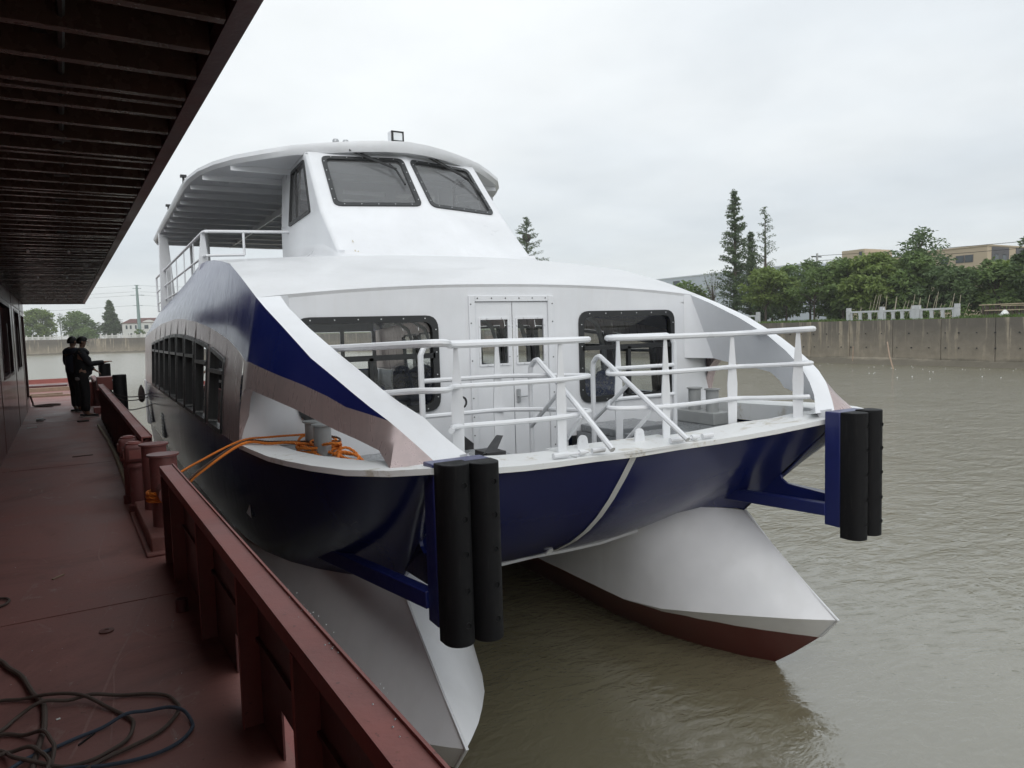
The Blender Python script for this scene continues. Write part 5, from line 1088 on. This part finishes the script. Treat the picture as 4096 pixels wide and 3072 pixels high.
for k in range(26):
    y_ = 38.0-k*.37+g.uniform(-.1,.1); hh = g.uniform(1.1,2.3); q = MB(); q.tube([(0,0,-.05),(0,-g.uniform(.1,.6),hh)], [.03,.02], 5); o = obj('reed_stake', q.mesh('reed_stake', M['reed'], 30)); o.location = (56.5+g.uniform(0,.8), y_, 3.85)
    tag(o, 'thin pale reed stake leaning among the plants behind the stone balustrade', 'stake', 'reed stakes behind the stone balustrade')
# timber pen on the right, rubbish bag
pen = thing('timber_pen', 'ramshackle dark timber pen with pole rails at the right edge', 'pen', (57,24.5,3.82))
for y_, hh in ((-2.2,1.0),(-1.3,.95),(-.3,1.0),(.6,.98),(1.3,1.05),(2.3,1.0),(2.55,1.0)):
    q = MB(); q.box(-.06,.06,y_-.06,y_+.06,-.1,hh); part('post', q, M['bark'], pen)
for z_, a, b, dz in ((.98,-2.6,2.8,-.02),(.80,-2.4,1.2,.06),(.5,-2.6,2.4,.02)):
    q = MB(); q.tube([(-.08,a,z_),(-.08,b,z_+dz)], .045, 6); part('pole_rail', q, M['bamboo'], pen)
for k in range(16):
    q = MB(); y_ = -2.4+k*.3; q.box(.02,.05,y_,y_+.2,0,.75+.2*g.random()); part('board', q, M['bark'], pen, smooth=0)
q = MB(); q.lathe((56.8,25.35,3.8), [(.05,0),(.26,.08),(.3,.25),(.2,.42),(.08,.55),(.0,.56)], 10); q.lathe((56.7,25.6,3.8), [(.05,0),(.2,.06),(.2,.18),(.05,.26)], 8); loose('rubbish_bag', q, 'foam', 'pale rubbish bag in front of the timber pen', 'bag')
q = MB(); q.tube([(49.4,29.5,-.5),(49.9,30.3,1.0),(51.0,31.2,2.05)], [.06,.055,.045], 7); loose('wooden_stake', q, 'timber', 'slanting wooden stake standing in the water before the wall', 'stake')
q = MB(); q.tube([(54.4,36.7,-.5),(54.6,36.75,1.55)], [.05,.045], 7); loose('wooden_stake', q, 'timber', 'upright pale stake against the wall left of the slanting one', 'stake')
fm_ = MB()
for k in range(70):
    y_ = g.uniform(12,44); x = g.uniform(49,54) if k < 45 else g.uniform(42,50); r_ = g.uniform(.015,.05)*(2.5 if g.random() < .08 else 1); fm_.lathe((x,y_,-.01), [(r_,0),(r_*.8,.018),(r_*.3,.022)], 7)
o = obj('foam_flecks', fm_.mesh('foam_flecks', M['foam'], 60, merge=False)); struct(o, 'stuff'); o['label'] = 'white foam flecks drifting below the river wall'; o['category'] = 'foam'
# ---- buildings
def building(label, boxes, mat, wins, loc=(0,0,0), extra=(), cat='building', name='building'):
    t = thing(name, label, cat, loc)
    q = MB(); [q.box(*b) for b in boxes]; part('wall', q, M[mat], t, smooth=0)
    for c0, c1 in wins:     # window: opposite corners on a face
        x0, y0, z0 = c0; x1, y1, z1 = c1; e = .06
        q = MB(); q.box(min(x0,x1)-e, max(x0,x1)+e, min(y0,y1)-e, max(y0,y1)+e, z0-.08, z1+.08); wn = part('window', q, M['facade_dark'], t, smooth=0)
        q = MB(); q.box(min(x0,x1)-e-.02, max(x0,x1)+e+.02, min(y0,y1)-(e+.02 if y0 == y1 else -.05), max(y0,y1)+(e+.02 if y0 == y1 else -.05), z0, z1); part('pane', q, M['pane_dark'], wn, smooth=0)
    for nm, mt, bx in extra: q = MB(); [q.box(*b) for b in bx]; part(nm, q, M[mt], t, smooth=0)
    return t
W_ = []
for k, y_ in enumerate((59.5,57.2,55.9)): W_.append(((110,y_,12.0),(110,y_+1.1,12.95)))
W_ += [((112.0,53.9,11.2),(112.9,53.9,12.9)),((114.2,53.9,11.2),(115.1,53.9,12.9)),((118.4,53.9,11.2),(119.3,53.9,12.9)),((121,53.9,11.2),(122,53.9,12.9))]
building('beige panelled building with dark window bays on the right', [(110,135,53.9,64,4,14.1)], 'facade_beige', W_, extra=[('dark_bay','facade_dark',[(111.2,116,53.84,53.90,4,14.0),(118,122.6,53.84,53.90,4,14.0)]),('parapet','facade_beige',[(109.9,135,53.8,64,14.1,14.3)])])
building('small beige rooftop block showing above the trees', [(115,123,76.9,81.4,4,16.3),(115.5,123,70,76.8,4,14.2)], 'facade_beige', [((115,77.3,15.2),(115,77.9,15.8))])
building('long pale grey factory behind the ferry roof', [(130,150,100,152,4,16.3),(130,150,90,100,4,14.2)], 'facade_grey', [((130,139.8,13.5),(130,142.2,15.2)),((130,144.5,13.5),(130,147.5,15.0))], extra=[('cornice','facade_white',[(129.9,150,99.9,152,16.0,16.1),(129.93,150,99.9,152,13.0,13.15)])])
building('low pink house glimpsed between the trunks', [(72,80,40,46,3.8,6.2)], 'facade_beige', [((72,42,4.6),(72,43,5.6))], extra=[('roof','roof_red',[(71.5,80.5,39.5,46.5,6.2,6.5)])])
building('pale shed seen under the right hand trees', [(66,70,24.5,27.5,3.8,5.6)], 'facade_beige', [((66,26,4.4),(66,26.8,5.1))])
hs = thing('white_house', 'white two-storey house with red hipped roof at the far left', 'house', (10.4,286,4.8))
q = MB(); q.box(-4.9,6.5,0,7,0,5.0); part('wall', q, M['facade_white'], hs, smooth=0)
q = MB(); q.add([(-5.2,-.3,5.0),(.2,-.3,5.0),(.2,7.3,5.0),(-5.2,7.3,5.0),(-2.2,3.5,6.6),(.2,3.5,6.6)], [[0,1,5,4],[1,2,5],[2,3,4,5],[3,0,4]]); q.add([(.2,-.3,5.2),(6.8,-.3,5.2),(6.8,7.3,5.2),(.2,7.3,5.2),(.2,3.5,6.9),(6.8,3.5,6.9)], [[0,1,5,4],[2,3,4,5],[1,2,5],[3,0,4]]); part('roof', q, M['roof_red'], hs, smooth=0)
q = MB(); arc = [(.9+5.3*f, -.06, 5.0+1.15*math.sin(math.pi*f)) for f in np.linspace(0,1,11)]; q.prism(arc+[(6.2,-.06,3.5),(.9,-.06,3.5)], (0,.3,0)); part('gable', q, M['facade_white'], hs, smooth=0)
for x, w_, z_ in ((-3.9,.55,3.0),(-2.6,.55,3.0),(-1.0,.55,3.0),(2.0,1.3,3.0),(4.3,.8,3.0),(-3.2,1.2,.2),(2.6,1.0,.4)):
    q = MB(); q.box(x,x+w_,-.10,-.0,z_,z_+1.3); wn = part('window', q, M['pane_dark'], hs, smooth=0)
q = MB(); q.box(-11,-5,308,310,4.8,6.7); loose('green_shed', q, 'green_sheet', 'pale green sheet-metal shed among the bushes on the far left bank', 'shed', smooth=0)
# ---- steel pole, wires and utility poles
mp = thing('power_pole', 'tall tapering steel power pole in front of the white house', 'pole', (9.75,266,4.7))
q = MB(); q.tube([(0,0,0),(0,0,17.2)], [.62,.33], 14)
for z_ in (7.0,9.6,13.5): q.tube([(0,0,z_),(0,0,z_+.25)], [.58-.015*z_]*2, 14)
part('shaft', q, M['pole_green'], mp)
for z_, hw in ((16.1,1.3),(13.9,2.0),(10.5,1.35),(17.1,.8)): q = MB(); q.beam((-hw,0,z_),(hw,0,z_),.16,.16); part('cross_arm', q, M['pole_green'], mp)
def wire(pts, label): q = MB(); q.tube(smoothpath(pts, 8), .035, 4, caps=False); loose('overhead_wire', q, 'dark_metal', label, 'wire')
wi = [(17.0,(-1,21.7,-90,22.5)),(15.0,(-1,19.8,-90,19.0)),(13.8,(-1,18.0,-90,15.5)),(10.5,(-1,14.6,-90,11.8))]
for k, (z_, e) in enumerate(wi):
    wire([(9.75-1,266,4.7+z_),(-22,274,4.7+z_-1.4),(-60,284,4.7+z_-1.2)], ['topmost','second','third','lowest'][k]+' overhead wire left of the steel pole')
    wire([(9.75+1,266,4.7+z_),(25,250,4.7+z_-1.3),(60,225,4.7+z_-1.0)], ['topmost','second','third','lowest'][k]+' overhead wire right of the steel pole')
def upole(loc, hh, label, arms=2):
    t = thing('utility_pole', label, 'pole', loc, 'utility poles'); q = MB(); q.tube([(0,0,-.3),(0,0,hh)], [.19,.13], 8); part('shaft', q, M['concrete_pole'], t)
    for k in range(arms): q = MB(); q.beam((-.9,.1,hh-.4-k*.7),(.9,.1,hh-.4-k*.7),.14,.14); part('cross_arm', q, M['dark_metal'], t)
upole((-13.3,298,4.8), 9.3, 'utility pole between the two big trees far left'); upole((3.55,294,4.8), 6.5, 'bare pale pole in front of the conifer', 0); upole((5.2,296,4.8), 6.9, 'utility pole between conifer and white house'); upole((-1.2,298,4.8), 5.9, 'short utility pole left of the conifer')
upole((75,56.1,3.9), 8.4, 'concrete utility pole rising behind the right bank trees')
wire([(75,56.1,12.0),(80,40,11.6),(90,10,12.0)], 'overhead wire crossing in front of the beige building')
wire([(75,56.1,11.4),(80,40,10.9),(90,10,11.4)], 'lower overhead wire crossing in front of the beige building')

# ---- damp river air
hz = MB(); hz.box(-1300,1300,-700,1300,-6,40)
b = NB('river_haze'); b.t.nodes.remove(b.b); pv = b.n('ShaderNodeVolumePrincipled'); pv.inputs['Density'].default_value = .00042; pv.inputs['Color'].default_value = (.97,.98,.99,1); pv.inputs['Anisotropy'].default_value = .2; b.l(pv.outputs[0], b.out.inputs['Volume'])
ho = obj('haze', hz.mesh('haze', b.m, 0)); struct(ho, 'stuff'); ho['label'] = 'thin pale haze over the river'; ho['category'] = 'haze'
